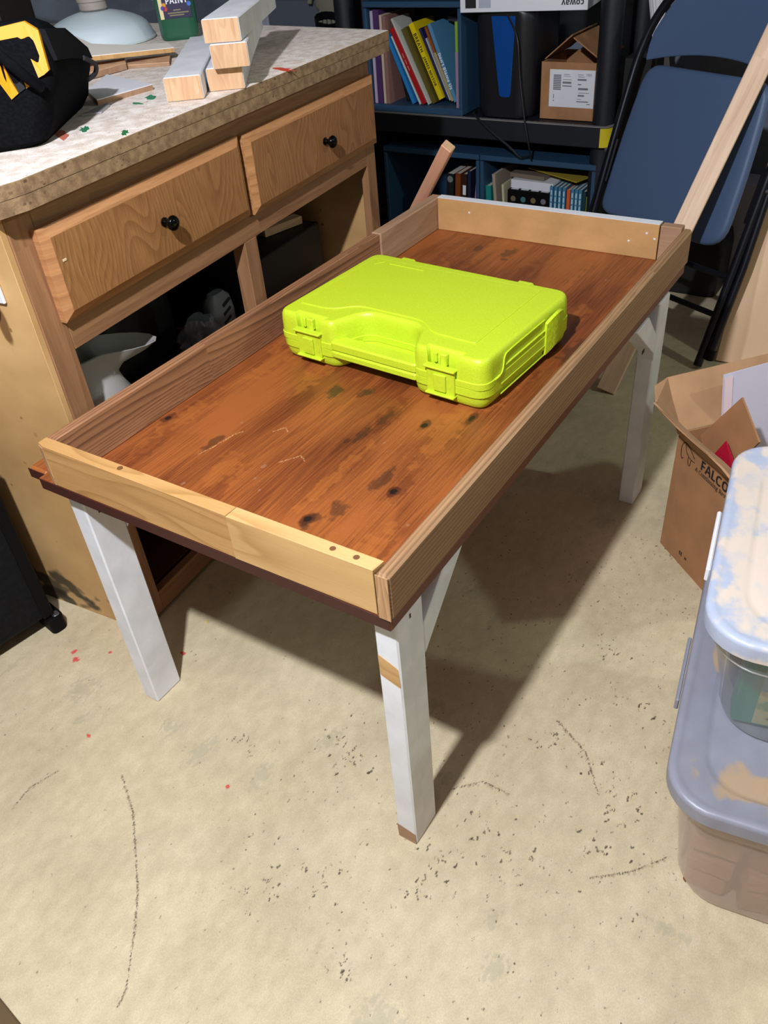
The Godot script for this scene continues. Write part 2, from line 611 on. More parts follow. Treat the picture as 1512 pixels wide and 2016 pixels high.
func room() -> void:
	var fm := mat(Color(1, 1, 1), 0.62, 0.0, tex(floor_image()))
	var cm := mat(Color(0.42, 0.40, 0.38), 0.9)
	var wm := mat(Color(0.46, 0.49, 0.54), 0.9, 0.0, tex(mottle(256, 256, 44, Color(0.82, 0.82, 0.84), Color(1, 1, 1), 0.02, 0.2)))
	begin(0, Vector2(1.0 / FW, 1.0 / FD), Vector2(-FX0 / FW, -FZ0 / FD))
	UO = Vector2(-FX0 / FW, -FZ0 / FD)
	box(Vector3(0.4, -0.05, -0.2), Vector3(4.9, 0.1, 4.9), 0.0)
	struct("floor", fm, "beige painted concrete floor with cracks, chips and specks of red paint")
	begin(0)
	box(Vector3(0.4, 2.3, -0.2), Vector3(4.9, 0.1, 4.9), 0.0)
	struct("ceiling", cm, "pale basement ceiling")
	begin(0)
	box(Vector3(0.4, 1.125, -2.67), Vector3(4.9, 2.25, 0.1), 0.0)
	struct("wall_back", wm, "dark blue grey basement wall behind the shelving")
	begin(0)
	box(Vector3(0.4, 1.125, 2.3), Vector3(4.9, 2.25, 0.1), 0.0)
	struct("wall_front", cm, "plain wall behind the photographer")
	begin(2)
	box(Vector3(-2.1, 1.125, -0.2), Vector3(0.1, 2.25, 4.9), 0.0)
	struct("wall_left", wm, "dark blue grey wall beyond the work cabinet")
	begin(2)
	box(Vector3(2.9, 1.125, -0.2), Vector3(0.1, 2.25, 4.9), 0.0)
	struct("wall_right", cm, "plain wall far to the right")

# ---------------------------------------------------------------- the table
const TY := 0.5324     # top of the table boards
const RY := 0.6062     # top of the rim

func top_image() -> Image:
	# the whole table top at once: u runs along the table (z), v across it (x)
	var W := 2048
	var H := 1024
	var im := wood(W, H, 51, Color(0.60, 0.335, 0.155), Color(0.34, 0.15, 0.07), 11.0, 1.7, 0.40, 1.5, 0.60, 0.24)
	var n := noise(52, 0.02, 3)
	var r := RandomNumberGenerator.new()
	r.seed = 5
	var px := func(x: float, z: float) -> Vector2:
		return Vector2(-z / 1.2 * W, (x + 0.08) / 0.72 * H)
	for i in 26:
		blob(im, r.randf() * W, r.randf() * H, r.randf_range(60, 220), r.randf_range(10, 40), Color(0.68, 0.40, 0.17), 0.4, n, 0.9)
	for i in 20:
		blob(im, r.randf() * W, r.randf() * H, r.randf_range(40, 160), r.randf_range(8, 30), Color(0.36, 0.16, 0.08), 0.35, n, 0.9)
	# knots
	for q in [[0.032, -0.225, 13.0, 9.0], [0.415, -0.112, 14.0, 9.0], [0.49, -0.221, 13.0, 9.0], [0.441, -0.394, 14.0, 9.0], [0.50, -0.445, 20.0, 7.0]]:
		var p: Vector2 = px.call(q[0], q[1])
		blob(im, p.x, p.y, q[2] * 2.4, q[3] * 1.8, Color(0.24, 0.10, 0.06), 0.6, n, 0.5)
		blob(im, p.x, p.y, q[2], q[3], Color(0.09, 0.055, 0.05), 0.95, n, 0.25)
	# dark stains and bruises
	for q in [[0.363, -0.335, 70.0, 12.0], [0.372, -0.385, 60.0, 10.0], [0.352, -0.30, 26.0, 8.0], [0.245, -0.42, 46.0, 20.0], [0.295, -0.436, 30.0, 14.0], [0.42, -0.115, 40.0, 16.0], [0.44, -0.15, 44.0, 20.0], [0.46, -0.24, 60.0, 18.0], [0.25, -1.10, 70.0, 24.0], [0.173, -1.10, 40.0, 18.0], [0.157, -0.20, 50.0, 14.0], [0.56, -0.72, 90.0, 30.0]]:
		var p: Vector2 = px.call(q[0], q[1])
		blob(im, p.x, p.y, q[2], q[3], Color(0.17, 0.10, 0.07), 0.42, n, 0.7)
	for q in [[0.245, -0.42, 46.0, 18.0], [0.30, -0.45, 34.0, 14.0]]:
		var p: Vector2 = px.call(q[0], q[1])
		blob(im, p.x, p.y, q[2], q[3], Color(0.22, 0.19, 0.11), 0.4, n, 0.6)
	# sawdust, scratches and rubbed spots
	for i in 1500:
		var near := r.randf() < 0.5
		var p: Vector2 = px.call(clampf(r.randfn(0.46, 0.07), 0, 0.62), clampf(r.randfn(-0.28, 0.12), -1.15, -0.02)) if near else Vector2(r.randf() * W, r.randf() * H)
		var d := Vector2.from_angle(r.randf() * TAU) * r.randf_range(2.0, 9.0)
		stroke(im, [p, p + d], 1.3, Color(0.72, 0.55, 0.40), r.randf_range(0.15, 0.5), r, 0.15)
	for i in 40:
		blob(im, r.randf() * W, r.randf() * H, r.randf_range(4, 11), r.randf_range(3, 6), Color(0.62, 0.50, 0.44), 0.45, n, 0.8)
	for line in [[[0.157, -0.165], [0.165, -0.19], [0.172, -0.235], [0.18, -0.25]], [[0.225, -0.27], [0.237, -0.29], [0.25, -0.28]], [[0.29, -0.205], [0.31, -0.235], [0.325, -0.225]], [[0.50, -0.03], [0.51, -0.05], [0.52, -0.047]]]:
		var pts := []
		for q in line:
			pts.append(px.call(q[0], q[1]))
		stroke(im, pts, 3.0, Color(0.80, 0.62, 0.45), 0.7, r, 0.1)
	return im

func play_table() -> void:
	var t := thing("play_table", "low wooden play table with a reddish top, raw rim boards and white painted legs", "table", Vector3(0.31, 0, -0.59))
	BASE = Transform3D(Basis.IDENTITY, -t.position)
	var tm := mat(Color(1, 1, 1), 0.42, 0.0, tex(top_image()))
	var us := Vector2(-1.0 / 1.2, 1.0 / 0.72)
	var uo := Vector2(0.0, 0.08 / 0.72)
	var xs := [-0.0300, 0.098, 0.232, 0.366, 0.498, 0.6225]
	for i in 5:
		begin(2, us, uo)
		UO = uo
		box(Vector3((xs[i] + xs[i + 1]) * 0.5, TY - 0.01, -0.593), Vector3(xs[i + 1] - xs[i], 0.02, 1.185), 0.0)
		part("top_board", tm, t)
	begin(2, us, uo)
	UO = uo
	box(Vector3(-0.0535, TY - 0.0105, -0.597), Vector3(0.045, 0.021, 1.168), 0.006)
	part("top_board", tm, t, "dark reddish board sticking out past the rim")
	begin(0)
	box(Vector3(0.2962, TY - 0.0104, 0.0), Vector3(0.652, 0.0190, 0.0014), 0.0006)
	part("front_edge", mat(Color(0.25, 0.105, 0.075), 0.5), t, "dark stained front edge")
	begin(0)
	box(Vector3(-0.0535, TY - 0.0108, -0.0127), Vector3(0.041, 0.0175, 0.0014), 0.0006)
	part("front_edge", mat(Color(0.25, 0.105, 0.075), 0.5), t, "dark stained front edge")
	begin(2)
	box(Vector3(0.6226, TY - 0.0104, -0.593), Vector3(0.0012, 0.0185, 1.18), 0.0005)
	part("side_edge", mat(Color(0.40, 0.21, 0.12), 0.5), t, "brown side edge")
	# rim boards
	var h := RY - TY
	var yc := (RY + TY) * 0.5
	begin(0, Vector2(1.1, 3.6))
	slab(PackedVector2Array([Vector2(0.0128, 0.0), Vector2(0.3775, 0.0005), Vector2(0.3782, -0.0205), Vector2(0.0, -0.0205), Vector2(0.0, -0.0042)]), TY, RY, 0.0010)
	part("front_board", M.pine_front, t, "longer honey coloured front board")
	begin(0, Vector2(1.1, 3.6))
	slab(PackedVector2Array([Vector2(0.379, 0.002), Vector2(0.6045, 0.0), Vector2(0.6075, -0.0205), Vector2(0.3795, -0.0205)]), TY, RY + 0.0007, 0.0014)
	part("front_board", M.pine_pale, t, "shorter paler front board")
	begin(0, Vector2(3, 3))
	XF = BASE * Transform3D(Basis(Vector3.UP, deg_to_rad(-18)), Vector3(0.0060, yc - 0.002, -0.0019))
	box(Vector3(0, 0, 0), Vector3(0.0132, h - 0.005, 0.0014), 0.0)
	part("mitred_end", M.end_grey, t, "grey fuzzy end grain")
	begin(2, Vector2(0.8, 3.2))
	box(Vector3(0.618, yc, -0.5925), Vector3(0.019, h, 1.191), 0.0045)
	part("side_board", M.fir, t, "long ridged fir board on the right")
	begin(1, Vector2(3.0, 9.0))
	box(Vector3(0.618, yc, 0.0032), Vector3(0.0175, h - 0.003, 0.0012), 0.003)
	part("cut_end", M.end_grey, t)
	begin(2, Vector2(0.8, 3.2))
	box(Vector3(0.0098, yc, -0.474), Vector3(0.0196, h, 0.908), 0.0016)
	part("side_board", M.fir_dark, t, "long dark streaked board on the left")
	begin(2, Vector2(0.8, 3.2))
	box(Vector3(0.0108, yc + 0.0008, -1.0665), Vector3(0.0255, h + 0.0016, 0.276), 0.002)
	part("side_board", M.rough_pine, t, "short rough sawn board on the left")
	begin(0, Vector2(1, 3))
	box(Vector3(0.2922, TY + 0.038, -1.1923), Vector3(0.5365, 0.076, 0.0215), 0.001)
	var bb := part("back_board", M.mdf, t, "tan fibreboard with a white top edge")
	begin(0)
	box(Vector3(0.2922, TY + 0.0764, -1.1923), Vector3(0.5365, 0.0012, 0.0215), 0.0)
	part("white_edge", M.white, bb, "white painted top edge")
	for q in [[0.535, TY + 0.055], [0.498, TY + 0.034], [0.553, TY + 0.045], [0.11, TY + 0.05]]:
		begin(0)
		box(Vector3(q[0], q[1], -1.1814), Vector3(0.005, 0.004, 0.0012), 0.0005)
		part("paint_speck", M.white, bb)
	begin(0, Vector2(1, 3))
	box(Vector3(0.585, TY + 0.0375, -1.1915), Vector3(0.0435, 0.075, 0.024), 0.0012)
	part("corner_block", M.rough_pine, t, "brown block closing the back right corner")
	# screw holes in the front rim
	for q in [[0.169, -0.0125], [0.541, -0.0098], [0.5755, -0.0098]]:
		begin(0)
		XF = BASE * Transform3D(Basis.IDENTITY, Vector3(q[0], RY + 0.0008, q[1]))
		lathe([[0.0, -0.001], [0.0042, -0.001], [0.0042, 0.0002], [0.0, 0.0002]], 12, -1)
		part("screw_hole", mat(Color(0.42, 0.26, 0.13), 0.8), t)
	# legs
	var wp: Material = M.white_paint
	var a := 0.0354
	var d := 0.064
	var legs := [[0.6209 - a, -0.0135], [-0.0025, -0.0168], [0.5925, -1.017], [0.004, -1.017]]
	for i in 4:
		begin(1, Vector2(2, 2))
		box(Vector3(legs[i][0] + a * 0.5, 0.2562, legs[i][1] - d * 0.5), Vector3(a, 0.5124, d), 0.0025)
		var lg := part("leg", wp, t)
		if i == 0:
			lg.set_meta("label", "near right leg with two patches of bare wood")
			begin(0, Vector2(2, 4))
			XF = BASE * Transform3D(Basis(Vector3.RIGHT, PI * 0.5), Vector3(0, 0, -0.0136))
			slab(round_poly([[0.5872, -0.440], [0.618, -0.426], [0.6192, -0.388], [0.588, -0.400]], 0.004), 0.0, 0.0006, 0.0001)
			part("bare_patch", M.pine_pale, lg)
			begin(0, Vector2(2, 4))
			XF = BASE * Transform3D(Basis(Vector3.RIGHT, PI * 0.5), Vector3(0, 0, -0.0136))
			slab(PackedVector2Array([Vector2(0.5862, -0.036), Vector2(0.6195, -0.0285), Vector2(0.6205, -0.0012), Vector2(0.5875, -0.0012)]), 0.0, 0.0006, 0.0001)
			part("bare_patch", M.rough_pine, lg)
	begin(0)
	box(Vector3(0.6209, 0.498, -0.0457), Vector3(0.0012, 0.007, 0.0028), 0.0)
	part("screw_hole", M.ink, t)
	begin(0)
	box(Vector3(0.0329, 0.46, -0.0402), Vector3(0.0012, 0.006, 0.003), 0.0)
	part("screw_hole", M.ink, t)
	# corner braces between legs and top
	for q in [[0.5865, -0.0776, -1.0], [0.5935, -1.017, 1.0], [0.0, -0.081, -1.0], [0.005, -1.017, 1.0]]:
		begin(1, Vector2(2, 2))
		var z0: float = q[1]
		var s: float = q[2]
		# outline in (y, z), pushed through x
		var o := PackedVector2Array([Vector2(0.398, z0), Vector2(0.5124, z0 + s * 0.1135), Vector2(0.5124, z0 + s * 0.058), Vector2(0.455, z0)])
		if s > 0.0:
			o = PackedVector2Array([Vector2(0.385, z0), Vector2(0.402, z0 + 0.002), Vector2(0.5124, z0 + 0.142), Vector2(0.5124, z0 + 0.068), Vector2(0.445, z0)])
		XF = BASE * Transform3D(Basis(Vector3(0, 1, 0), Vector3(-1, 0, 0), Vector3(0, 0, 1)), Vector3(q[0] + 0.0345, 0, 0))
		slab(o, 0.0, 0.0345, 0.0012)
		part("brace", wp, t)
	begin(0)
	box(Vector3(0.6282, 0.447, -0.9326), Vector3(0.0012, 0.008, 0.013), 0.0)
	part("bolt_hole", M.ink, t)
	BASE = Transform3D.IDENTITY

# ---------------------------------------------------------------- the lime case
func tool_case() -> void:
	var t := thing("tool_case", "lime green plastic tool case with two latches lying on the low table", "tool case", Vector3(0.306, TY, -0.632), deg_to_rad(-3.7))
	var lime := mat(Color(0.775, 0.86, 0.17), 0.4, 0.0, tex(mottle(256, 256, 61, Color(0.95, 0.95, 0.95), Color(1, 1, 1), 0.3, 0.5)))
	lime.normal_enabled = true
	var nt := mottle(256, 256, 62, Color(0.3, 0.3, 0.3), Color(0.7, 0.7, 0.7), 0.25, 0.9)
	nt.bump_map_to_normal_map(1.2)
	lime.normal_texture = tex(nt)
	lime.normal_scale = 0.25
	M.lime = lime
	var us := Vector2(3, 3)
	var outline := round_poly([[-0.22, -0.152, 0.03], [0.22, -0.152, 0.03], [0.22, 0.155, 0.03], [0.166, 0.155, 0.0], [0.166, 0.145, 0.0], [0.112, 0.145, 0.0], [0.112, 0.155, 0.0], [0.083, 0.155, 0.016], [0.053, 0.088, 0.024], [-0.062, 0.088, 0.024], [-0.091, 0.155, 0.016], [-0.119, 0.155, 0.0], [-0.119, 0.145, 0.0], [-0.171, 0.145, 0.0], [-0.171, 0.155, 0.0], [-0.22, 0.155, 0.03]], 0.01, 6)
	var low := round_poly([[-0.22, -0.152, 0.03], [0.22, -0.152, 0.03], [0.22, 0.155, 0.03], [0.081, 0.155, 0.018], [0.058, 0.112, 0.016], [-0.066, 0.112, 0.016], [-0.090, 0.155, 0.018], [-0.22, 0.155, 0.03]], 0.01, 6)
	var rings := []
	for q in [[0.0, 0.016], [0.0025, 0.0095], [0.008, 0.0045], [0.016, 0.0025], [0.0255, 0.0015], [0.0262, -0.0012], [0.0395, -0.0012], [0.0402, 0.0005]]:
		rings.append(flat_ring(inset(low, q[1]), q[0]))
	begin(0, us)
	loft(rings, true, true, 0)
	part("base", lime, t)
	rings = []
	for q in [[0.0406, 0.0005], [0.041, -0.0012], [0.0515, -0.0012], [0.0525, 0.0004], [0.074, 0.0008], [0.0845, 0.0018], [0.0895, 0.0042], [0.092, 0.0066], [0.093, 0.0092]]:
		rings.append(flat_ring(inset(outline, q[1]), q[0]))
	begin(0, us)
	loft(rings, true, true, 0)
	var lid := part("lid", lime, t)
	begin(0, us)
	slab(round_poly([[-0.198, 0.112], [-0.125, 0.111, 0.03], [-0.092, 0.074, 0.03], [0.05, 0.072, 0.03], [0.083, 0.103, 0.03], [0.172, 0.104], [0.17, -0.128], [-0.198, -0.122]], 0.004, 5), 0.0925, 0.0946, 0.0016)
	part("raised_panel", lime, lid)
	begin(0)
	XF = BASE
	slab(PackedVector2Array([Vector2(-0.188, -0.110), Vector2(-0.166, -0.111), Vector2(-0.180, -0.092)]), 0.0944, 0.0956, 0.0005)
	part("emblem", lime, lid, "small raised triangle")
	begin(0)
	box(Vector3(-0.112, 0.095, -0.108), Vector3(0.08, 0.0014, 0.003), 0.0005)
	part("ridge", lime, lid)
	for x in [-0.142, 0.122]:
		begin(0)
		box(Vector3(x, 0.076, -0.156), Vector3(0.032, 0.026, 0.012), 0.003)
		part("hinge", lime, t)
	# the handle: two halves that meet at the parting line
	var hp := round_poly([[-0.099, 0.1568], [0.089, 0.1568], [0.076, 0.127], [-0.085, 0.127]], 0.009, 4)
	begin(0, us)
	slab(hp, 0.0265, 0.0405, 0.003)
	part("handle", lime, t)
	begin(0, us)
	slab(hp, 0.0410, 0.0585, 0.003)
	part("handle", lime, t)
	begin(0, us)
	slab(round_poly([[-0.07, 0.128], [0.058, 0.128], [0.056, 0.110], [-0.068, 0.110]], 0.006, 3), 0.040, 0.0475, 0.002)
	part("handle_web", lime, t)
	# latches
	for x in [-0.145, 0.138]:
		var l := Node3D.new()
		l.name = free_name(t, "latch")
		t.add_child(l, true)
		BASE = Transform3D(Basis.IDENTITY, Vector3(x, 0, 0))
		begin(0)
		XF = BASE * Transform3D(Basis(Vector3.RIGHT, PI * 0.5), Vector3(0, 0, 0.1535))
		slab(round_poly([[-0.027, -0.068], [0.027, -0.068], [0.027, -0.020], [0.012, -0.0165], [-0.012, -0.0165], [-0.027, -0.020]], 0.003, 3), 0.0, 0.0062, 0.0012)
		part("latch_plate", lime, l)
		begin(0)
		box(Vector3(0, 0.0675, 0.1585), Vector3(0.060, 0.0040, 0.014), 0.0012)
		part("latch_lip", lime, l)
		begin(0)
		box(Vector3(0, 0.0192, 0.1585), Vector3(0.056, 0.0032, 0.014), 0.001)
		part("latch_lip", lime, l)
		begin(0)
		box(Vector3(0, 0.041, 0.1615), Vector3(0.0235, 0.031, 0.0042), 0.0014)
		part("latch_tab", lime, l)
		begin(0)
		box(Vector3(0.002, 0.078, 0.1475), Vector3(0.012, 0.022, 0.010), 0.002)
		part("latch_rib", lime, l)
		begin(0)
		box(Vector3(-0.016, 0.077, 0.1455), Vector3(0.006, 0.018, 0.006), 0.0015)
		part("latch_rib", lime, l)
		BASE = Transform3D.IDENTITY
	# right end: seam that steps up over a recessed grip, and a clip
	begin(0)
	tube(curve([Vector3(0.2215, 0.0512, 0.124), Vector3(0.2215, 0.0515, 0.112), Vector3(0.2210, 0.058, 0.100), Vector3(0.2200, 0.078, 0.092), Vector3(0.2195, 0.0815, 0.075), Vector3(0.2195, 0.082, 0.02), Vector3(0.2195, 0.082, -0.045)], 6), 0.0013, 8)
	part("seam", lime, t)
	begin(0)
	box(Vector3(0.2195, 0.0335, 0.028), Vector3(0.005, 0.005, 0.155), 0.002)
	part("grip_rib", lime, t)
	begin(0)
	box(Vector3(0.2195, 0.0615, 0.022), Vector3(0.004, 0.004, 0.14), 0.0015)
	part("grip_rib", lime, t)
	begin(0)
	box(Vector3(0.2195, 0.015, 0.02), Vector3(0.0035, 0.003, 0.17), 0.0012)
	part("grip_rib", lime, t)
	var cl := []
	for k in 9:
		var s := k / 8.0
		var zz := -0.046 - s * 0.062
		var bul := sin(s * PI) * 0.005
		cl.append(PackedVector3Array([Vector3(0.2195 + bul, 0.016 + 0.02 * s, zz), Vector3(0.2235 + bul, 0.016 + 0.02 * s, zz), Vector3(0.2245 + bul, 0.074 + 0.010 * sin(s * 3.0), zz), Vector3(0.2195 + bul, 0.076 + 0.010 * sin(s * 3.0), zz)]))
	begin(0)
	loft(cl, true, true, -1)
	part("side_clip", lime, t)

# ---------------------------------------------------------------- the work cabinet
const CA := Vector3(-0.0894, 0.0, -0.1798)
const CT := 0.0905          # turn of the cabinet

func work_cabinet() -> void:
	var t := thing("work_cabinet", "wooden base cabinet with two oak drawers above open compartments, left of the table", "cabinet", CA, CT)
	var ply_im := mottle(512, 512, 71, Color(0.72, 0.56, 0.36), Color(0.84, 0.68, 0.46), 0.008, 0.08, 60, Color(0.56, 0.42, 0.26))
	var n := noise(72, 0.03, 3)
	# u = height / 0.9, v = (x + 1.3) / 1.3
	blob(ply_im, 6, 330, 22, 120, Color(0.22, 0.19, 0.14), 0.85, n, 0.8)
	blob(ply_im, 30, 385, 20, 60, Color(0.20, 0.18, 0.14), 0.7, n, 0.9)
	blob(ply_im, 50, 345, 26, 40, Color(0.36, 0.31, 0.22), 0.5, n, 0.9)
	blob(ply_im, 400, 466, 34, 5, Color(0.36, 0.22, 0.10), 0.7, n, 0.4)
	var ply := mat(Color(1, 1, 1), 0.55, 0.0, tex(ply_im))
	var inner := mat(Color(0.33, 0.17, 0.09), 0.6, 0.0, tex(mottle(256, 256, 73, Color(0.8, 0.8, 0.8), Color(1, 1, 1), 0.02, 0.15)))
	var cleat := mat(Color(0.78, 0.57, 0.33), 0.6)
	begin(1, Vector2(1.0 / 0.9, 1.0 / 1.3))
	UO = Vector2(0.0, 1.0)
	box(Vector3(-0.645, 0.4425, 0.028), Vector3(1.205, 0.885, 0.012), 0.0008)
	part("side_panel", ply, t, "stained plywood end panel, mouldy at the floor")
	begin(1, Vector2(1.0 / 0.9, 1.0 / 1.3))
	box(Vector3(-0.66, 0.4425, -1.143), Vector3(1.19, 0.885, 0.012), 0.0008)
	part("side_panel", ply, t)
	begin(1, Vector2(1, 4))
	box(Vector3(-0.05, 0.447, -0.0035), Vector3(0.02, 0.874, 0.051), 0.0015)
	part("stile", M.frame_wood, t)
	begin(1, Vector2(1, 4))
	box(Vector3(-0.058, 0.35, -0.5575), Vector3(0.036, 0.575, 0.045), 0.0015)
	part("stile", M.frame_wood, t)
	begin(1, Vector2(1, 4))
	box(Vector3(-0.05, 0.447, -1.1135), Vector3(0.02, 0.874, 0.047), 0.0015)
	part("stile", M.frame_wood, t)
	begin(2, Vector2(1, 4))
	box(Vector3(-0.05, 0.6645, -0.56), Vector3(0.0195, 0.055, 1.062), 0.001)
	part("rail", M.frame_wood, t)
	begin(2, Vector2(1, 4))
	box(Vector3(-0.05, 0.862, -0.56), Vector3(0.0195, 0.044, 1.062), 0.001)
	part("rail", M.frame_wood, t)
	begin(2, Vector2(1, 4))
	box(Vector3(-0.05, 0.036, -0.56), Vector3(0.0195, 0.051, 1.062), 0.001)
	part("rail", M.frame_wood, t)
	begin(0)
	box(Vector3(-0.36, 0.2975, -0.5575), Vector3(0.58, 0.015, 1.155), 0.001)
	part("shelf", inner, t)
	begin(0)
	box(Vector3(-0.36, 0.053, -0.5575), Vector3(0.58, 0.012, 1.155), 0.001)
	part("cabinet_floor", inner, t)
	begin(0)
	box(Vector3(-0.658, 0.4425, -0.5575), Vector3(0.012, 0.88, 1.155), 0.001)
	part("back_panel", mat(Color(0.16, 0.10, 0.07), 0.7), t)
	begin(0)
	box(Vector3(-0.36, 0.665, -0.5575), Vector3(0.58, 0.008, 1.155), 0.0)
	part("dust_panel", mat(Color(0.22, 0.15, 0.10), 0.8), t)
	# drawers
	for q in [[-0.018, -0.556, 0.692, 0.8465], [-0.570, -1.127, 0.686, 0.8435]]:
		var z0: float = q[0]
		var z1: float = q[1]
		var y0: float = q[2]
		var y1: float = q[3]
		var rr := func(x: float, i: float) -> PackedVector3Array:
			return PackedVector3Array([Vector3(x, y0 + i, z0 - i), Vector3(x, y1 - i, z0 - i), Vector3(x, y1 - i, z1 + i), Vector3(x, y0 + i, z1 + i)])
		begin(2, Vector2(1.4, 5))
		loft([rr.call(-0.0395, 0.0), rr.call(-0.027, 0.0), rr.call(-0.019, 0.016)], true, true, -1)
		var dr := part("drawer", M.oak_edge, t)
		begin(1, Vector2(2.2, 2.2))
		box(Vector3(-0.0188, (y0 + y1) * 0.5, (z0 + z1) * 0.5), Vector3(0.0012, y1 - y0 - 0.033, z0 - z1 - 0.033), 0.0)
		part("drawer_face", M.oak_front, dr, "darker oak veneer face")
		begin(1)
		box(Vector3(-0.3, (y0 + y1) * 0.5, (z0 + z1) * 0.5), Vector3(0.5, 0.10, z0 - z1 - 0.06), 0.001)
		part("drawer_box", cleat, dr)
		begin(0)
		XF = Transform3D(Basis(Vector3(0, 0, 1), -PI * 0.5), Vector3(-0.0182, 0.768 if z0 > -0.1 else 0.757, -0.289 if z0 > -0.1 else -0.865))
		lathe([[0.0, 0.0], [0.0085, 0.0], [0.0085, 0.0025], [0.006, 0.004], [0.0055, 0.009], [0.009, 0.013], [0.0132, 0.018], [0.0138, 0.022], [0.0115, 0.0265], [0.006, 0.029], [0.0, 0.0295]], 28)
		part("knob", mat(Color(0.03, 0.032, 0.03), 0.12, 0.6), dr, "glossy black round knob")
	begin(0)
	box(Vector3(-0.0178, 0.79, -0.047), Vector3(0.0015, 0.004, 0.008), 0.0005)
	part("chipped_spot", mat(Color(0.80, 0.72, 0.58), 0.8), t)

func worktop() -> void:
	var t := thing("worktop", "thick particle board worktop with paint smears on the drawer cabinet", "worktop", Vector3(CA.x, 0.885, CA.z), CT)
	var edge := [[0.0, -0.006], [0.0, -1.18], [-0.30, -1.24], [-0.64, -1.30], [-1.40, -1.33], [-1.40, 0.075], [-0.012, 0.05], [0.0, 0.0]]
	var p := PackedVector2Array()
	for q in edge:
		p.append(Vector2(q[0], q[1]))
	begin(2, Vector2(1.5, 6))
	slab(inset(p, 0.0008), 0.0, 0.0230, 0.0005)
	part("lower_board", M.chip_edge, t)
	begin(2, Vector2(1.5, 6))
	slab(p, 0.0231, 0.0440, 0.0006)
	part("upper_board", M.chip_edge, t)
	begin(2, Vector2(0.9, 0.9))
	slab(inset(p, 0.0012), 0.0438, 0.0450, 0.0004)
	var top := part("top_face", M.chip_top, t, "pale dusty top surface")
	var n := noise(81, 0.05, 3)
	# smears of paint lying on the surface
	for q in [[-0.115, -0.255, Color(0.16, 0.45, 0.30), 0.012], [-0.128, -0.215, Color(0.72, 0.40, 0.32), 0.022], [-0.019, -0.248, Color(0.13, 0.42, 0.22), 0.010], [-0.155, -0.475, Color(0.20, 0.50, 0.34), 0.014], [-0.018, -0.735, Color(0.80, 0.26, 0.16), 0.018], [-0.15, -0.43, Color(0.20, 0.50, 0.34), 0.010]]:
		begin(0)
		XF = Transform3D(Basis(Vector3.UP, rng.randf() * 0.6 - 0.9), Vector3(q[0], 0.0449, q[1]))
		var o := PackedVector2Array()
		for k in 14:
			var a := TAU * k / 14
			var r: float = q[3] * (1.0 + n.get_noise_2d(k * 40.0, q[0] * 900.0) * 0.9)
			o.append(Vector2(cos(a) * r * 1.7, sin(a) * r * 0.6))
		slab(o, 0.0, 0.0004, 0.0001)
		part("paint_smear", mat(q[2], 0.7), top)

# ---------------------------------------------------------------- shelving behind the table
const SZ := -2.19        # front of the shelves
const DECK := 0.525      # middle deck
const DECK_LOW := 0.063

func shelving() -> void:
	var t := thing("shelving_unit", "black plastic shelving unit with round posts and a yellow corner sticker", "shelving", Vector3(-0.45, 0, -2.39))
	BASE = Transform3D(Basis.IDENTITY, -t.position)
	for y in [DECK_LOW, DECK, 1.05]:
		var o := round_poly([[-1.0, -2.59], [0.086, -2.59], [0.086, SZ], [-1.0, SZ]], 0.03, 5)
		begin(0)
		slab(o, y - 0.066, y - 0.0022, 0.003)
		var s := part("shelf", M.black_plastic, t)
		begin(0)
		var rings := []
		var q := inset(o, 0.016)
		loft([flat_ring(o, y - 0.0024), flat_ring(inset(o, 0.001), y), flat_ring(q, y), flat_ring(q, y - 0.004)], false, false, -1)
		part("rim", M.dust, s, "dusty grey rim")
		if y == DECK:
			begin(0)
			for k in 46:
				box(Vector3(-0.97 + k * 0.0225, y - 0.0016, SZ - 0.0175), Vector3(0.005, 0.0012, 0.010), 0.0)
			part("slot", M.dust, s)
			s.get_node("slot").set_meta("kind", "stuff")
	for p in [[0.045, -2.243], [0.045, -2.545], [-0.95, -2.243], [-0.95, -2.545]]:
		begin(1)
		XF = BASE * Transform3D(Basis.IDENTITY, Vector3(p[0], 0, p[1]))
		lathe([[0.0, 0.0], [0.036, 0.0], [0.036, 1.4], [0.0, 1.4]], 24)
		part("post", M.black_plastic, t)
	begin(0)
	var so := PackedVector2Array([Vector2(0.0888, -2.365), Vector2(0.0888, -2.22)])
	for k in 5:
		var a := PI * 0.5 * k / 4.0
		so.append(Vector2(0.056 + cos(a) * 0.0328, -2.22 + sin(a) * 0.0328))
	var si := PackedVector2Array()
	for k in so.size():
		si.append((so[k] - Vector2(0.05, -2.3)) * 0.985 + Vector2(0.05, -2.3))
	si.reverse()
	so.append_array(si)
	loft([flat_ring(so, DECK - 0.062), flat_ring(so, DECK - 0.004)], true, true, 0)
	part("corner_sticker", mat(Color(0.80, 0.72, 0.10), 0.5), t, "yellow sticker round the corner")
	BASE = Transform3D.IDENTITY

func cubby(label: String, x0: float, x1: float, y0: float, h: float) -> void:
	var t := thing("book_cubby", label, "cubby", Vector3((x0 + x1) * 0.5, y0, -2.37), 0.0, "blue cubbies on the shelving")
	var w := x1 - x0
	var th := 0.013
	begin(0)
	box(Vector3(0, 0.011, 0), Vector3(w, 0.022, 0.33), 0.002)
	part("bottom", M.crate_blue, t)
	begin(0)
	box(Vector3(0, h - 0.009, 0), Vector3(w, 0.018, 0.33), 0.002)
	part("top", M.crate_blue, t)
	for s in [-1, 1]:
		begin(1)
		box(Vector3(s * (w * 0.5 - th * 0.5), h * 0.5, 0), Vector3(th, h - 0.041, 0.33), 0.002)
		part("side", M.crate_blue, t)
	begin(0)
	box(Vector3(0, h * 0.5, -0.16), Vector3(w - 0.027, h - 0.041, 0.008), 0.001)
	part("back", M.crate_blue, t)

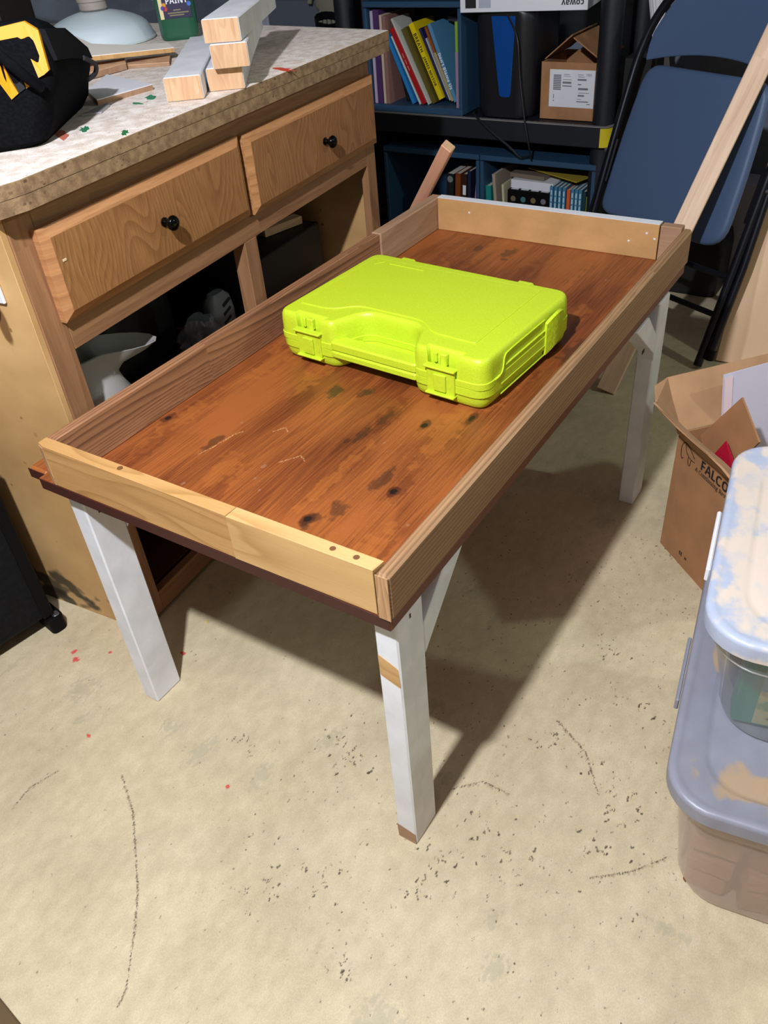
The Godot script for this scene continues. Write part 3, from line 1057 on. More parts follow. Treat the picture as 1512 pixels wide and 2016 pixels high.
func book(label: String, x: float, y: float, z: float, h: float, lean: float, w: float, depth: float, cover: Color, group: String, words := [], second := Color(-1, 0, 0)) -> Node3D:
	# spine faces +z, its lower left corner at the origin
	var t := thing("book", label, "book", Vector3(x, y, z), 0.0, group)
	t.rotation.z = deg_to_rad(lean)
	var m := mat(cover, 0.45)
	begin(1)
	box(Vector3(w * 0.5, h * 0.5, -0.001), Vector3(w, h, 0.002), 0.0006)
	box(Vector3(0.0008, h * 0.5, -depth * 0.5), Vector3(0.0016, h, depth), 0.0004)
	box(Vector3(w - 0.0008, h * 0.5, -depth * 0.5), Vector3(0.0016, h, depth), 0.0004)
	part("cover", m, t)
	begin(1)
	box(Vector3(w * 0.5, h * 0.5, -depth * 0.5 - 0.001), Vector3(w - 0.0034, h - 0.006, depth - 0.006), 0.0)
	part("page_block", M.paper, t)
	if second.r >= 0.0:
		begin(1)
		box(Vector3(w * 0.5, h * 0.33, 0.0003), Vector3(w * 0.99, h * 0.66, 0.0006), 0.0)
		part("spine_band", mat(second, 0.45), t)
	for q in words:
		# [text, centre height, letter height, colour]
		if q[0] == "":
			# print too small to read: a few short strips
			for k in 3:
				begin(1)
				box(Vector3(w * 0.5, q[1] + (k - 1) * q[4] * 0.36, 0.0006), Vector3(q[2] * 0.7, q[4] * 0.28, 0.0005), 0.0)
				part("printed_strip", mat(q[3], 0.6), t)
			continue
		lettering("lettering", q[0], q[2], mat(q[3], 0.6), t, Vector3(w * 0.5, q[1], 0.0008), Basis(Vector3(0, 0, 1), -PI * 0.5), false, true, q[4] if q.size() > 4 else 1.0)
	return t

func shelf_things() -> void:
	cubby("blue open cubby full of leaning books on the middle shelf", -0.845, -0.457, DECK, 0.348)
	cubby("blue open cubby on the lower shelf, partly behind the short leaning stick", -0.80, -0.392, DECK_LOW, 0.338)
	cubby("blue open cubby on the lower shelf holding a row of alike thin books", -0.388, 0.045, DECK_LOW, 0.338)
	var g := "books in the middle shelf cubby"
	var y := DECK + 0.0225
	var dk := Color(0.10, 0.09, 0.09)
	book("thin upright book with a lilac white spine, first from the left in the upper cubby", -0.829, y, -2.22, 0.295, -0.5, 0.012, 0.2, Color(0.72, 0.66, 0.76), g)
	book("upright book with a deep purple spine beside the lilac one", -0.8155, y, -2.22, 0.30, -0.5, 0.024, 0.2, Color(0.30, 0.18, 0.36), g)
	book("upright book with a cream spine right of the purple one", -0.790, y, -2.22, 0.283, -0.3, 0.011, 0.2, Color(0.78, 0.70, 0.60), g)
	book("upright book with a dull pinkish brown spine right of the cream one", -0.778, y, -2.22, 0.28, -0.3, 0.015, 0.2, Color(0.55, 0.40, 0.37), g)
	book("black book leaning left with faint lettering, behind the corner of the worktop", -0.722, y, -2.27, 0.235, 14.0, 0.030, 0.2, Color(0.06, 0.06, 0.065), g, [["", 0.14, 0.004, Color(0.4, 0.4, 0.4), 0.05]])
	book("tall thin book with a bright blue spine leaning left", -0.675, y, -2.232, 0.288, 24.9, 0.015, 0.115, Color(0.13, 0.47, 0.72), g)
	book("very thin white spined book between the blue and the red one", -0.645, y, -2.232, 0.24, 26.4, 0.008, 0.115, Color(0.78, 0.80, 0.78), g)
	book("red spined book leaning left in the upper cubby", -0.633, y, -2.231, 0.266, 27.0, 0.018, 0.115, Color(0.66, 0.07, 0.10), g, [["", 0.15, 0.005, Color(0.75, 0.45, 0.42), 0.06]])
	book("tallest thin book with a greyish white spine, right of the red one", -0.612, y, -2.236, 0.302, 27.4, 0.009, 0.11, Color(0.74, 0.74, 0.70), g)
	book("olive brown book whose cover shows, between the white and the yellow spine", -0.601, y, -2.250, 0.262, 26.4, 0.019, 0.10, Color(0.36, 0.31, 0.09), g)
	book("bright yellow book with black title letters on its spine, leaning left", -0.579, y + 0.012, -2.26, 0.262, 25.9, 0.021, 0.14, Color(0.90, 0.80, 0.05), g, [["BREATH", 0.197, 0.0125, Color(0.08, 0.07, 0.05)], ["JAMES NESTOR", 0.098, 0.0098, Color(0.08, 0.07, 0.05), 1.06]])
	book("navy blue spined book right of the yellow one", -0.5545, y + 0.012, -2.27, 0.245, 25.2, 0.010, 0.14, Color(0.12, 0.13, 0.30), g)
	book("thin white book right of the navy one", -0.5425, y + 0.010, -2.27, 0.215, 25.0, 0.006, 0.14, Color(0.72, 0.72, 0.72), g)
	book("thin tan book with an orange top, left of the light blue one", -0.5335, y + 0.008, -2.27, 0.252, 24.0, 0.010, 0.14, Color(0.58, 0.30, 0.13), g, [], Color(0.66, 0.62, 0.45))
	book("light blue book with white title letters on its spine", -0.5205, y + 0.006, -2.265, 0.262, 22.5, 0.015, 0.15, Color(0.33, 0.55, 0.70), g, [["Don't Blame Us", 0.105, 0.0115, Color(0.92, 0.94, 0.95), 1.05]])
	book("upright lime and lilac book against the right wall of the upper cubby", -0.4875, y, -2.222, 0.265, 0.4, 0.013, 0.2, Color(0.52, 0.68, 0.20), g, [], Color(0.62, 0.50, 0.60))
	book("dark patterned book lying over the tops of the leaning books", -0.59, y + 0.262, -2.36, 0.20, 90.0 - 188.0, 0.016, 0.12, Color(0.16, 0.15, 0.18), g)
	# lower cubbies
	var lg := "books in the lower shelf cubbies"
	y = DECK_LOW + 0.0225
	for q in [["thin book with a black spine and a pale grey round mark, left cubby", -0.548, 0.235, -3.0, 0.030, Color(0.09, 0.09, 0.09)], ["dark orange brown book in the left lower cubby", -0.508, 0.238, -2.0, 0.022, Color(0.46, 0.22, 0.08)], ["dark brown book with a small white label in the left lower cubby", -0.478, 0.238, -2.0, 0.018, Color(0.20, 0.09, 0.09)], ["navy book with an upright spine in the left lower cubby", -0.453, 0.25, -1.0, 0.014, Color(0.08, 0.12, 0.22)]]:
		var b := book(q[0], q[1], y, -2.225, q[2], q[3], q[4], 0.2, q[5], lg)
		if "round mark" in (q[0] as String):
			begin(0)
			XF = Transform3D(Basis(Vector3.RIGHT, PI * 0.5), Vector3(0.015, 0.215, 0.0006))
			lathe([[0.0, 0.0], [0.012, 0.0], [0.012, 0.0006], [0.0, 0.0006]], 16, -1)
			part("round_mark", mat(Color(0.45, 0.45, 0.43), 0.6), b)
		if "white label" in (q[0] as String):
			begin(0)
			box(Vector3(0.009, 0.18, 0.0006), Vector3(0.013, 0.035, 0.0006), 0.0)
			part("spine_label", M.white, b)
	book("lilac book leaning right against the wall of the left lower cubby", -0.437, y, -2.225, 0.26, -6.0, 0.012, 0.2, Color(0.56, 0.46, 0.60), lg)
	book("small teal book at the left end of the right lower cubby", -0.368, y, -2.225, 0.205, 2.0, 0.022, 0.2, Color(0.10, 0.50, 0.48), lg)
	book("tall grey cream book right of the small teal one", -0.328, y, -2.225, 0.248, 5.0, 0.013, 0.2, Color(0.62, 0.57, 0.50), lg)
	book("thin pale yellow spined book left of the lying ones", -0.296, y, -2.225, 0.215, 4.0, 0.009, 0.2, Color(0.78, 0.76, 0.62), lg)
	var sg := "alike thin blue and pink books in a row"
	for k in 4:
		book(["leftmost of the four alike thin blue and pink books", "second of the four alike thin blue and pink books", "third of the four alike thin blue and pink books", "last of the four alike blue and pink books, left of the white one"][k], -0.1215 + k * 0.0155, y, -2.222, 0.228, 0.0, 0.0128, 0.19, Color(0.25, 0.47, 0.60), sg, [["", 0.185, 0.0075, Color(0.66, 0.78, 0.84), 0.06]], Color(0.82, 0.50, 0.44))
	book("thin white and orange book in the middle of the blue and pink row", -0.0585, y, -2.222, 0.222, 0.0, 0.0135, 0.19, Color(0.80, 0.36, 0.18), lg, [["", 0.11, 0.008, Color(0.35, 0.35, 0.45), 0.06]], Color(0.80, 0.78, 0.78))
	for k in 3:
		book(["first blue and pink book right of the white and orange one", "second blue and pink book right of the white and orange one", "third blue and pink book right of the white and orange one"][k], -0.0435 + k * 0.0142, y, -2.222, 0.226, 0.0, 0.0125, 0.19, Color(0.25, 0.47, 0.60), sg, [["", 0.183, 0.0075, Color(0.66, 0.78, 0.84), 0.06]], Color(0.82, 0.50, 0.44))
	book("dark teal book with an orange top edge right of the blue and pink row", -0.0005, y, -2.222, 0.222, 0.0, 0.0125, 0.19, Color(0.08, 0.22, 0.25), lg)
	book("short book with a lime green spine near the right end of the lower cubby", 0.0135, y, -2.222, 0.205, 0.0, 0.0145, 0.19, Color(0.55, 0.66, 0.20), lg, [["", 0.16, 0.008, Color(0.25, 0.32, 0.12), 0.06]])
	book("short dark red book at the right end of the lower cubby", 0.0285, y, -2.222, 0.200, 0.0, 0.012, 0.19, Color(0.20, 0.06, 0.05), lg)
	# lying books and the folder on top of them
	var t := thing("boxed_book_set", "black boxed set with four pale squares and four round marks in the lower cubby", "book set", Vector3(-0.205, y, -2.30))
	begin(0)
	box(Vector3(0, 0.1, 0), Vector3(0.163, 0.2, 0.15), 0.002)
	part("slipcase", M.black, t)
	for k in 4:
		begin(0)
		box(Vector3(-0.058 + k * 0.039, 0.2003, 0.035), Vector3(0.029, 0.0008, 0.06), 0.0)
		part("pale_square", M.white, t)
		begin(0)
		XF = Transform3D(Basis(Vector3.RIGHT, PI * 0.5), Vector3(-0.058 + k * 0.039, 0.17, 0.0751))
		lathe([[0.0, 0.0], [0.010, 0.0], [0.010, 0.0006], [0.0, 0.0006]], 16, -1)
		part("round_mark", mat([Color(0.40, 0.35, 0.26), Color(0.25, 0.42, 0.45), Color(0.45, 0.38, 0.22), Color(0.42, 0.42, 0.45)][k], 0.6), t)
	t = thing("white_carton", "flat white carton lying on the black boxed set", "carton", Vector3(-0.197, y + 0.2008, -2.305), deg_to_rad(-2))
	begin(0)
	box(Vector3(0, 0.0155, 0), Vector3(0.165, 0.029, 0.13), 0.001)
	part("body", M.white, t)
	t = thing("grey_book", "grey brown book lying on the white carton", "book", Vector3(-0.222, y + 0.231, -2.32), deg_to_rad(-6), lg)
	begin(0)
	box(Vector3(0, 0.008, 0), Vector3(0.14, 0.015, 0.12), 0.001)
	part("cover", mat(Color(0.45, 0.40, 0.34), 0.6), t)
	t = thing("yellow_folder", "yellow folder lying slanted over the tops of the lower books", "folder", Vector3(-0.11, y + 0.2495, -2.335), deg_to_rad(-20))
	t.rotation.z = deg_to_rad(-2.0)
	begin(0)
	box(Vector3(0, 0.003, 0.0), Vector3(0.23, 0.004, 0.15), 0.0005)
	part("cover", mat(Color(0.62, 0.53, 0.16), 0.7), t)
	# tall black humidifier with a blue window
	t = thing("humidifier", "tall black appliance with a tapering blue water window, right of the upper book cubby", "humidifier", Vector3(-0.312, DECK, -2.345))
	var rings := []
	for q in [[0.002, 0.19], [0.012, 0.205], [0.06, 0.21], [0.29, 0.225], [0.312, 0.22], [0.318, 0.20]]:
		rings.append(flat_ring(rrect(q[1], 0.25, 0.055, 6), q[0]))
	begin(1)
	loft(rings, true, true, 0)
	part("body", mat(Color(0.10, 0.10, 0.115), 0.35), t)
	begin(1)
	XF = Transform3D(Basis(Vector3.RIGHT, PI * 0.5), Vector3(0, 0, 0.1238))
	slab(round_poly([[-0.040, -0.305, 0.004], [0.046, -0.305, 0.004], [0.032, -0.066, 0.012], [-0.008, -0.066, 0.012]], 0.01, 4), 0.0, 0.003, 0.001)
	part("water_window", mat(Color(0.06, 0.27, 0.55), 0.2), t, "blue see-through window")
	# white carton on top of it
	t = thing("white_carton", "white printed carton lying upside down on top of the black appliance", "carton", Vector3(-0.447, DECK + 0.3185, -2.185), deg_to_rad(8.5))
	begin(0)
	box(Vector3(0.2075, 0.062, -0.10), Vector3(0.415, 0.124, 0.2), 0.001)
	part("body", M.white, t)
	begin(0)
	box(Vector3(0.036, 0.042, 0.0004), Vector3(0.036, 0.06, 0.0006), 0.0)
	part("dark_print", M.ink, t)
	begin(0)
	box(Vector3(0.084, 0.042, 0.0004), Vector3(0.040, 0.06, 0.0006), 0.0)
	part("grey_print", mat(Color(0.66, 0.68, 0.74), 0.6), t)
	lettering("lettering", "coway", 0.017, M.ink, t, Vector3(0.368, 0.0205, 0.0006), Basis(Vector3(0, 0, 1), PI), false, true)
	for k in 6:
		begin(0)
		box(Vector3(0.262 + k * 0.022, 0.041, 0.0004), Vector3(0.016 + 0.003 * (k % 2), 0.004, 0.0005), 0.0)
		part("printed_strip", mat(Color(0.55, 0.55, 0.58), 0.6), t)
	# small shipping box with a label
	t = thing("shipping_box", "small brown cardboard box with a white shipping label and half open flaps", "box", Vector3(-0.088, DECK, -2.355))
	begin(0, Vector2(3, 3))
	box(Vector3(0, 0.086, 0.103), Vector3(0.19, 0.172, 0.004), 0.0008)
	box(Vector3(0, 0.086, -0.103), Vector3(0.19, 0.172, 0.004), 0.0008)
	box(Vector3(-0.093, 0.086, 0), Vector3(0.004, 0.172, 0.202), 0.0008)
	box(Vector3(0.093, 0.086, 0), Vector3(0.004, 0.172, 0.202), 0.0008)
	box(Vector3(0, 0.002, 0), Vector3(0.182, 0.004, 0.202), 0.0)
	part("body", M.card, t)
	for s in [-1.0, 1.0]:
		begin(0, Vector2(3, 3))
		XF = Transform3D(Basis(Vector3(0, 0, 1), -s * deg_to_rad(38 if s < 0 else 33)), Vector3(s * 0.094, 0.173, -0.02))
		box(Vector3(-s * 0.0575, 0.0022, -0.01), Vector3(0.115, 0.004, 0.215), 0.0008)
		part("flap", M.card, t)
	begin(0)
	box(Vector3(0.0135, 0.095, 0.1054), Vector3(0.155, 0.112, 0.0006), 0.0)
	var lb := part("shipping_label", M.white, t, "white shipping label")
	var grey := mat(Color(0.45, 0.45, 0.47), 0.7)
	begin(0)
	for k in 9:
		box(Vector3(-0.037, 0.134 - k * 0.0052, 0.1059), Vector3(0.027, 0.0036, 0.0004), 0.0)
	part("barcode", grey, lb).set_meta("kind", "stuff")
	begin(0)
	for q in [[-0.019, 0.137, 0.024, 0.0015], [-0.017, 0.132, 0.03, 0.0012], [-0.016, 0.122, 0.036, 0.0015], [-0.017, 0.113, 0.036, 0.006], [-0.016, 0.103, 0.038, 0.003], [0.037, 0.137, 0.022, 0.0015], [0.041, 0.131, 0.026, 0.0015], [0.044, 0.123, 0.036, 0.005], [0.035, 0.109, 0.014, 0.003], [0.050, 0.096, 0.040, 0.006], [0.054, 0.084, 0.044, 0.0015], [0.043, 0.076, 0.026, 0.005], [0.036, 0.065, 0.018, 0.0015], [0.050, 0.058, 0.048, 0.003], [0.075, 0.051, 0.014, 0.002], [-0.07, 0.071, 0.003, 0.012], [-0.07, 0.058, 0.003, 0.004]]:
		box(Vector3(q[0] * 0.84 + 0.011, q[1], 0.1059), Vector3(q[2] * 0.84, q[3], 0.0004), 0.0)
	part("printed_lines", grey, lb).set_meta("kind", "stuff")
	lettering("lettering", "TF01", 0.0065, M.ink, lb, Vector3(0.071, 0.1365, 0.106))
	# cords hanging in front of the shelves
	t = thing("extension_cord", "black cord hanging down past the black appliance in front of the middle shelf", "cord", Vector3(-0.28, DECK + 0.30, -2.2))
	BASE = Transform3D(Basis.IDENTITY, -t.position)
	begin(0)
	tube(curve([Vector3(-0.292, 0.835, -2.214), Vector3(-0.242, 0.772, -2.185), Vector3(-0.228, 0.67, -2.178), Vector3(-0.206, 0.55, -2.172), Vector3(-0.186, 0.46, -2.172), Vector3(-0.182, 0.405, -2.19)], 8), 0.0032, 8)
	part("cord", mat(Color(0.05, 0.055, 0.07), 0.5), t)
	BASE = Transform3D.IDENTITY
	t = thing("extension_cord", "black cord slanting down to the right across the edge of the middle shelf", "cord", Vector3(-0.40, DECK, -2.2))
	BASE = Transform3D(Basis.IDENTITY, -t.position)
	begin(0)
	tube(curve([Vector3(-0.43, 0.532, -2.26), Vector3(-0.405, 0.536, -2.20), Vector3(-0.334, 0.497, -2.172), Vector3(-0.257, 0.447, -2.172), Vector3(-0.222, 0.412, -2.185), Vector3(-0.20, 0.404, -2.23)], 8), 0.0038, 8)
	part("cord", mat(Color(0.07, 0.08, 0.10), 0.5), t)
	BASE = Transform3D.IDENTITY

# ---------------------------------------------------------------- folding chair
func folding_chair() -> void:
	var t := thing("folding_chair", "folded dark blue metal folding chair leaning back at the far end of the table", "chair", Vector3(0.564, 0.012, -1.7338))
	var e := Vector3(0.90631, 0, 0.42262)
	var up := Vector3(0.12144, 0.95783, -0.26043)
	t.transform = Transform3D(Basis(e, up, e.cross(up)), Vector3(0.564, 0.010, -1.7338))
	var navy := mat(Color(0.27, 0.345, 0.465), 0.5)
	var cx := -0.266
	var fr: Material = M.black_metal
	# the long frame: up one side, over the top, down the other
	begin(0)
	var path := [Vector3(-0.545, 0.0, 0), Vector3(-0.547, 0.35, 0), Vector3(-0.546, 0.66, 0), Vector3(-0.538, 0.78, 0), Vector3(-0.512, 0.868, 0), Vector3(-0.465, 0.93, 0), Vector3(-0.39, 0.962, 0), Vector3(cx, 0.970, 0)]
	var n := path.size()
	for k in range(n - 2, -1, -1):
		path.append(Vector3(2 * cx - path[k].x, path[k].y, 0))
	tube(curve(path, 5), 0.0125, 12)
	part("frame", fr, t)
	# backrest: a plate curved from side to side
	var rings := []
	for k in 25:
		var s := k / 24.0
		var x := lerpf(-0.497, -0.036, s)
		var b := 1.0 - pow(absf(s - 0.5) * 2.0, 2.0)
		var yb := 0.752 + 0.033 * b
		var ed := pow(absf(s - 0.5) * 2.0, 5.0)
		var yt := 0.955 - 0.13 * ed
		var z := 0.012 - 0.016 * b
		rings.append(PackedVector3Array([Vector3(x, yb, z), Vector3(x, yb + 0.004, z + 0.003), Vector3(x, lerpf(yb, yt, 0.5), z + 0.006), Vector3(x, yt, z + 0.002), Vector3(x, yt, z - 0.004), Vector3(x, lerpf(yb, yt, 0.5), z - 0.001), Vector3(x, yb, z - 0.004)]))
	begin(1)
	loft(rings, true, true, 0)
	part("backrest", navy, t)
	# seat: pillowed panel with rounded corners
	var o := round_poly([[-0.505, -0.322, 0.045], [-0.033, -0.322, 0.075], [-0.036, -0.55, 0.2], [-0.055, -0.745, 0.055], [-0.477, -0.745, 0.055], [-0.498, -0.55, 0.2]], 0.05, 6)
	rings = []
	for q in [[0.0, 0.006], [0.002, 0.0], [0.012, 0.0], [0.0185, 0.004], [0.022, 0.012], [0.0225, 0.03]]:
		rings.append(flat_ring(inset(o, q[1]), q[0]))
	begin(1)
	XF = Transform3D(Basis(Vector3.RIGHT, PI * 0.5), Vector3(0, 0, 0.008))
	loft(rings, true, true, 0)
	part("seat", navy, t)
	# the short folded leg frame and its rungs
	for s in [-1.0, 1.0]:
		begin(1)
		tube([Vector3(cx + s * 0.303, 0.040, -0.006), Vector3(cx + s * 0.30, 0.30, -0.012), Vector3(cx + s * 0.288, 0.56, -0.010)], 0.0115, 10)
		var lg := part("leg", fr, t)
		begin(1)
		XF = Transform3D(Basis.IDENTITY, Vector3(cx + s * 0.303, 0.026, -0.006))
		lathe([[0.0, 0.0], [0.0125, 0.0], [0.014, 0.004], [0.014, 0.030], [0.0, 0.030]], 14)
		part("rubber_foot", M.black, lg)
	begin(0)
	tube([Vector3(cx - 0.29, 0.257, -0.010), Vector3(cx + 0.29, 0.257, -0.010)], 0.0085, 10)
	part("rung", fr, t)
	begin(0)
	tube([Vector3(cx - 0.275, 0.152, 0.0), Vector3(cx + 0.275, 0.152, 0.0)], 0.0085, 10)
	part("rung", fr, t)
	for s in [-1.0, 1.0]:
		begin(0)
		box(Vector3(cx + s * 0.268, 0.47, 0.002), Vector3(0.016, 0.13, 0.010), 0.003)
		part("hinge_plate", fr, t)
		begin(0)
		XF = Transform3D(Basis(Vector3(0, 0, 1), s * PI * 0.5), Vector3(cx + s * 0.290, 0.495, 0.0))
		lathe([[0.0, -0.012], [0.006, -0.012], [0.006, 0.006], [0.0, 0.008]], 12)
		part("rivet", M.steel, t)

# ---------------------------------------------------------------- open cardboard box
func sheet4(a: Vector3, b: Vector3, c: Vector3, d: Vector3, th: float) -> void:
	var n := (b - a).cross(d - a).normalized() * th
	loft([PackedVector3Array([a, b, c, d]), PackedVector3Array([a + n, b + n, c + n, d + n])], true, true, -1)

func open_box() -> void:
	var t := thing("cardboard_box", "open brown cardboard box with black lettering and its flaps up, behind the plastic totes", "box", Vector3(0.727, 0, -0.913), deg_to_rad(-41.5))
	var L := 0.27
	var D := 0.31
	var H := 0.296
	begin(0, Vector2(2, 2))
	box(Vector3(L * 0.5, H * 0.5, -0.002), Vector3(L, H, 0.004), 0.0008)
	part("wall", M.card, t)
	begin(0, Vector2(2, 2))
	box(Vector3(L * 0.5, H * 0.5, -D + 0.002), Vector3(L, H, 0.004), 0.0008)
	part("wall", M.card, t)
	for x in [0.002, L - 0.002]:
		begin(2, Vector2(2, 2))
		box(Vector3(x, H * 0.5, -D * 0.5), Vector3(0.004, H, D - 0.0085), 0.0008)
		part("wall", M.card, t)
	begin(0, Vector2(2, 2))
	box(Vector3(L * 0.5, 0.0025, -D * 0.5), Vector3(L - 0.01, 0.004, D - 0.01), 0.0)
	part("bottom", M.card, t)
	# front flap tipped outwards, its outer half sagging
	begin(0, Vector2(2, 2))
	var rows := []
	for q in [[0.296, 0.0], [0.325, 0.012], [0.358, 0.036], [0.383, 0.067]]:
		var r := PackedVector3Array()
		for k in 7:
			var s := k / 6.0
			r.append(Vector3(s * L, q[0] - 0.013 * s * (q[0] - 0.296) / 0.09 + 0.002 * sin(s * 9.0), q[1] + 0.004 * sin(s * 7.0)))
		for k in 7:
			var s := 1.0 - k / 6.0
			r.append(Vector3(s * L, q[0] - 0.013 * s * (q[0] - 0.296) / 0.09 + 0.002 * sin(s * 9.0) - 0.002, q[1] + 0.004 * sin(s * 7.0) + 0.0035))
		rows.append(r)
	loft(rows, true, true, -1)
	part("flap", M.card_in, t)
	# side flaps
	begin(2, Vector2(2, 2))
	sheet4(Vector3(0.0, H, -0.004), Vector3(0.0, H, -D), Vector3(-0.078, H + 0.088, -D - 0.01), Vector3(-0.075, H + 0.086, -0.002), 0.0035)
	part("flap", M.card_in, t)
	begin(2, Vector2(2, 2))
	sheet4(Vector3(-0.001, H, 0.0), Vector3(-0.075, H + 0.086, -0.004), Vector3(-0.045, H + 0.094, 0.042), Vector3(0.0, H + 0.086, 0.066), 0.003)
	part("corner_fold", M.card_in, t)
	begin(2, Vector2(2, 2))
	sheet4(Vector3(L, H, -0.004), Vector3(L, H, -D), Vector3(L + 0.07, H + 0.04, -D), Vector3(L + 0.07, H + 0.04, -0.002), 0.0035)
	part("flap", M.card_in, t)
	begin(0, Vector2(2, 2))
	sheet4(Vector3(0.004, H, -D), Vector3(L - 0.004, H, -D), Vector3(L, H + 0.09, -D - 0.07), Vector3(0.004, H + 0.09, -D - 0.07), 0.0035)
	part("flap", M.card_in, t)
	var ink := mat(Color(0.10, 0.07, 0.05), 0.8)
	lettering("lettering", "FALCON", 0.0215, ink, t, Vector3(0.142, 0.2715, 0.0006), Basis.IDENTITY, false, true, 0.98)
	lettering("lettering", "A Continuing Revolution", 0.0088, ink, t, Vector3(0.143, 0.2525, 0.0006), Basis.IDENTITY, true)
	# bird-like mark in outline left of the lettering
	begin(0)
	tube(curve([Vector3(0.020, 0.252, 0.0004), Vector3(0.018, 0.272, 0.0004), Vector3(0.026, 0.287, 0.0004), Vector3(0.042, 0.285, 0.0004), Vector3(0.055, 0.277, 0.0004), Vector3(0.064, 0.270, 0.0004)], 6), 0.0008, 5)
	tube(curve([Vector3(0.030, 0.285, 0.0004), Vector3(0.036, 0.270, 0.0004), Vector3(0.050, 0.262, 0.0004), Vector3(0.066, 0.262, 0.0004)], 6), 0.0007, 5)
	tube(curve([Vector3(0.044, 0.262, 0.0004), Vector3(0.046, 0.248, 0.0004), Vector3(0.052, 0.246, 0.0004), Vector3(0.054, 0.260, 0.0004)], 6), 0.0007, 5)
	tube(curve([Vector3(0.020, 0.252, 0.0004), Vector3(0.024, 0.247, 0.0004), Vector3(0.028, 0.252, 0.0004)], 5), 0.0008, 5)
	part("emblem", ink, t)
	lettering("lettering", "tt  »", 0.011, ink, t, Vector3(0.085, 0.031, 0.0006), Basis.IDENTITY, false, true)
	# what sticks out of it
	var pth := thing("paper_pad", "stiff white paper board sticking up out of the cardboard box", "paper", t.position, deg_to_rad(-41.5))
	begin(2, Vector2(2, 2))
	sheet4(Vector3(0.040, 0.10, -0.10), Vector3(0.040, 0.10, -0.29), Vector3(-0.018, 0.408, -0.29), Vector3(-0.012, 0.402, -0.088), 0.004)
	part("board", mat(Color(0.80, 0.78, 0.84), 0.7), pth)
	begin(2, Vector2(2, 2))
	sheet4(Vector3(0.0405, 0.12, -0.1005), Vector3(0.0405, 0.12, -0.117), Vector3(-0.0055, 0.398, -0.107), Vector3(-0.0055, 0.398, -0.0885), 0.0006)
	part("border", mat(Color(0.90, 0.80, 0.82), 0.7), pth, "pinkish border strip")
	var sc := thing("cardboard_scrap", "torn brown cardboard scrap standing up among the things in the box", "cardboard", t.position, deg_to_rad(-41.5))
	begin(0, Vector2(2, 2))
	XF = Transform3D(Basis.IDENTITY, Vector3(0, 0, -0.05))
	sheet4(Vector3(0.0085, 0.281, 0), Vector3(0.085, 0.20, 0.006), Vector3(0.172, 0.365, 0), Vector3(0.10, 0.42, -0.002), 0.0035)
	part("sheet", M.card, sc)
	var rd := thing("red_card", "crimson card corner between the cardboard scrap and the front of the box", "card", t.position, deg_to_rad(-41.5))
	begin(0)
	sheet4(Vector3(0.050, 0.22, -0.026), Vector3(0.20, 0.22, -0.026), Vector3(0.160, 0.285, -0.032), Vector3(0.105, 0.331, -0.032), 0.0025)
	part("sheet", mat(Color(0.66, 0.03, 0.16), 0.6), rd)

# ---------------------------------------------------------------- clear totes
func tote(label: String, at: Vector3, lid_y: float, lid_m: Material, body_m: Material, D := 0.44) -> Node3D:
	# origin: front left corner of the lid's outline, at the tote's base
	var W := 0.33
	var t := thing("storage_tote", label, "storage tote", at, deg_to_rad(8.5))
	var c := Transform3D(Basis.IDENTITY, Vector3(W * 0.5, 0, -D * 0.5))
	var rings := []
	for q in [[0.001, 0.056], [0.004, 0.048], [0.02, 0.044], [0.05, 0.041], [lid_y - 0.065, 0.020], [lid_y - 0.058, 0.016], [lid_y - 0.03, 0.014], [lid_y - 0.002, 0.010]]:
		rings.append(flat_ring(rrect(W - 2.0 * q[1], D - 2.0 * q[1], 0.062, 8), q[0]))
	begin(0)
	XF = c
	loft(rings, true, false, 0)
	part("body", body_m, t, "clear plastic body")
	begin(0)
	XF = c
	var bead := []
	var rr := rrect(W - 0.037, D - 0.037, 0.062, 8)
	for p in rr:
		bead.append(Vector3(p.x, lid_y - 0.060, p.y))
	bead.append(bead[0])
	tube(bead, 0.0011, 6)
	part("bead", clear_mat(Color(0.9, 0.88, 0.85), 0.5, 0.3), t)
	rings = []
	for q in [[-0.024, 0.001], [-0.004, 0.0], [0.0, 0.0015], [0.0022, 0.005], [0.0022, 0.011], [-0.001, 0.017], [-0.0018, 0.040], [-0.0055, 0.045], [-0.006, 0.05]]:
		rings.append(flat_ring(rrect(W - 2.0 * q[1], D - 2.0 * q[1], 0.066 - minf(q[1], 0.02) * 0.5, 8), lid_y + q[0]))
	begin(0, Vector2(2.4, 2.0), Vector2(0.5, 0.5))
	XF = c
	loft(rings, false, true, 0)
	part("lid", lid_m, t)
	for s in [-1.0, 1.0]:
		begin(0)
		XF = c
		box(Vector3(s * (W * 0.5 + 0.0035), lid_y - 0.022, 0.02), Vector3(0.006, 0.022, 0.13), 0.002)
		part("side_clip", M.white if lid_y > 0.19 and at.y > 0.1 else lid_m, t)
	return t

func dusty(base: Color, sd: int, dust: Color, spots: Array) -> Image:
	# a lid seen from above: u runs across it, v from back to front; sawdust lies in the sunken middle
	var im := mottle(512, 512, sd, base.darkened(0.03), base.lightened(0.03), 0.02, 0.06)
	var n := noise(sd + 1, 0.02, 5)
	for q in spots:
		blob(im, q[0], q[1], q[2], q[3], dust, q[4], n, 0.55)
	return im

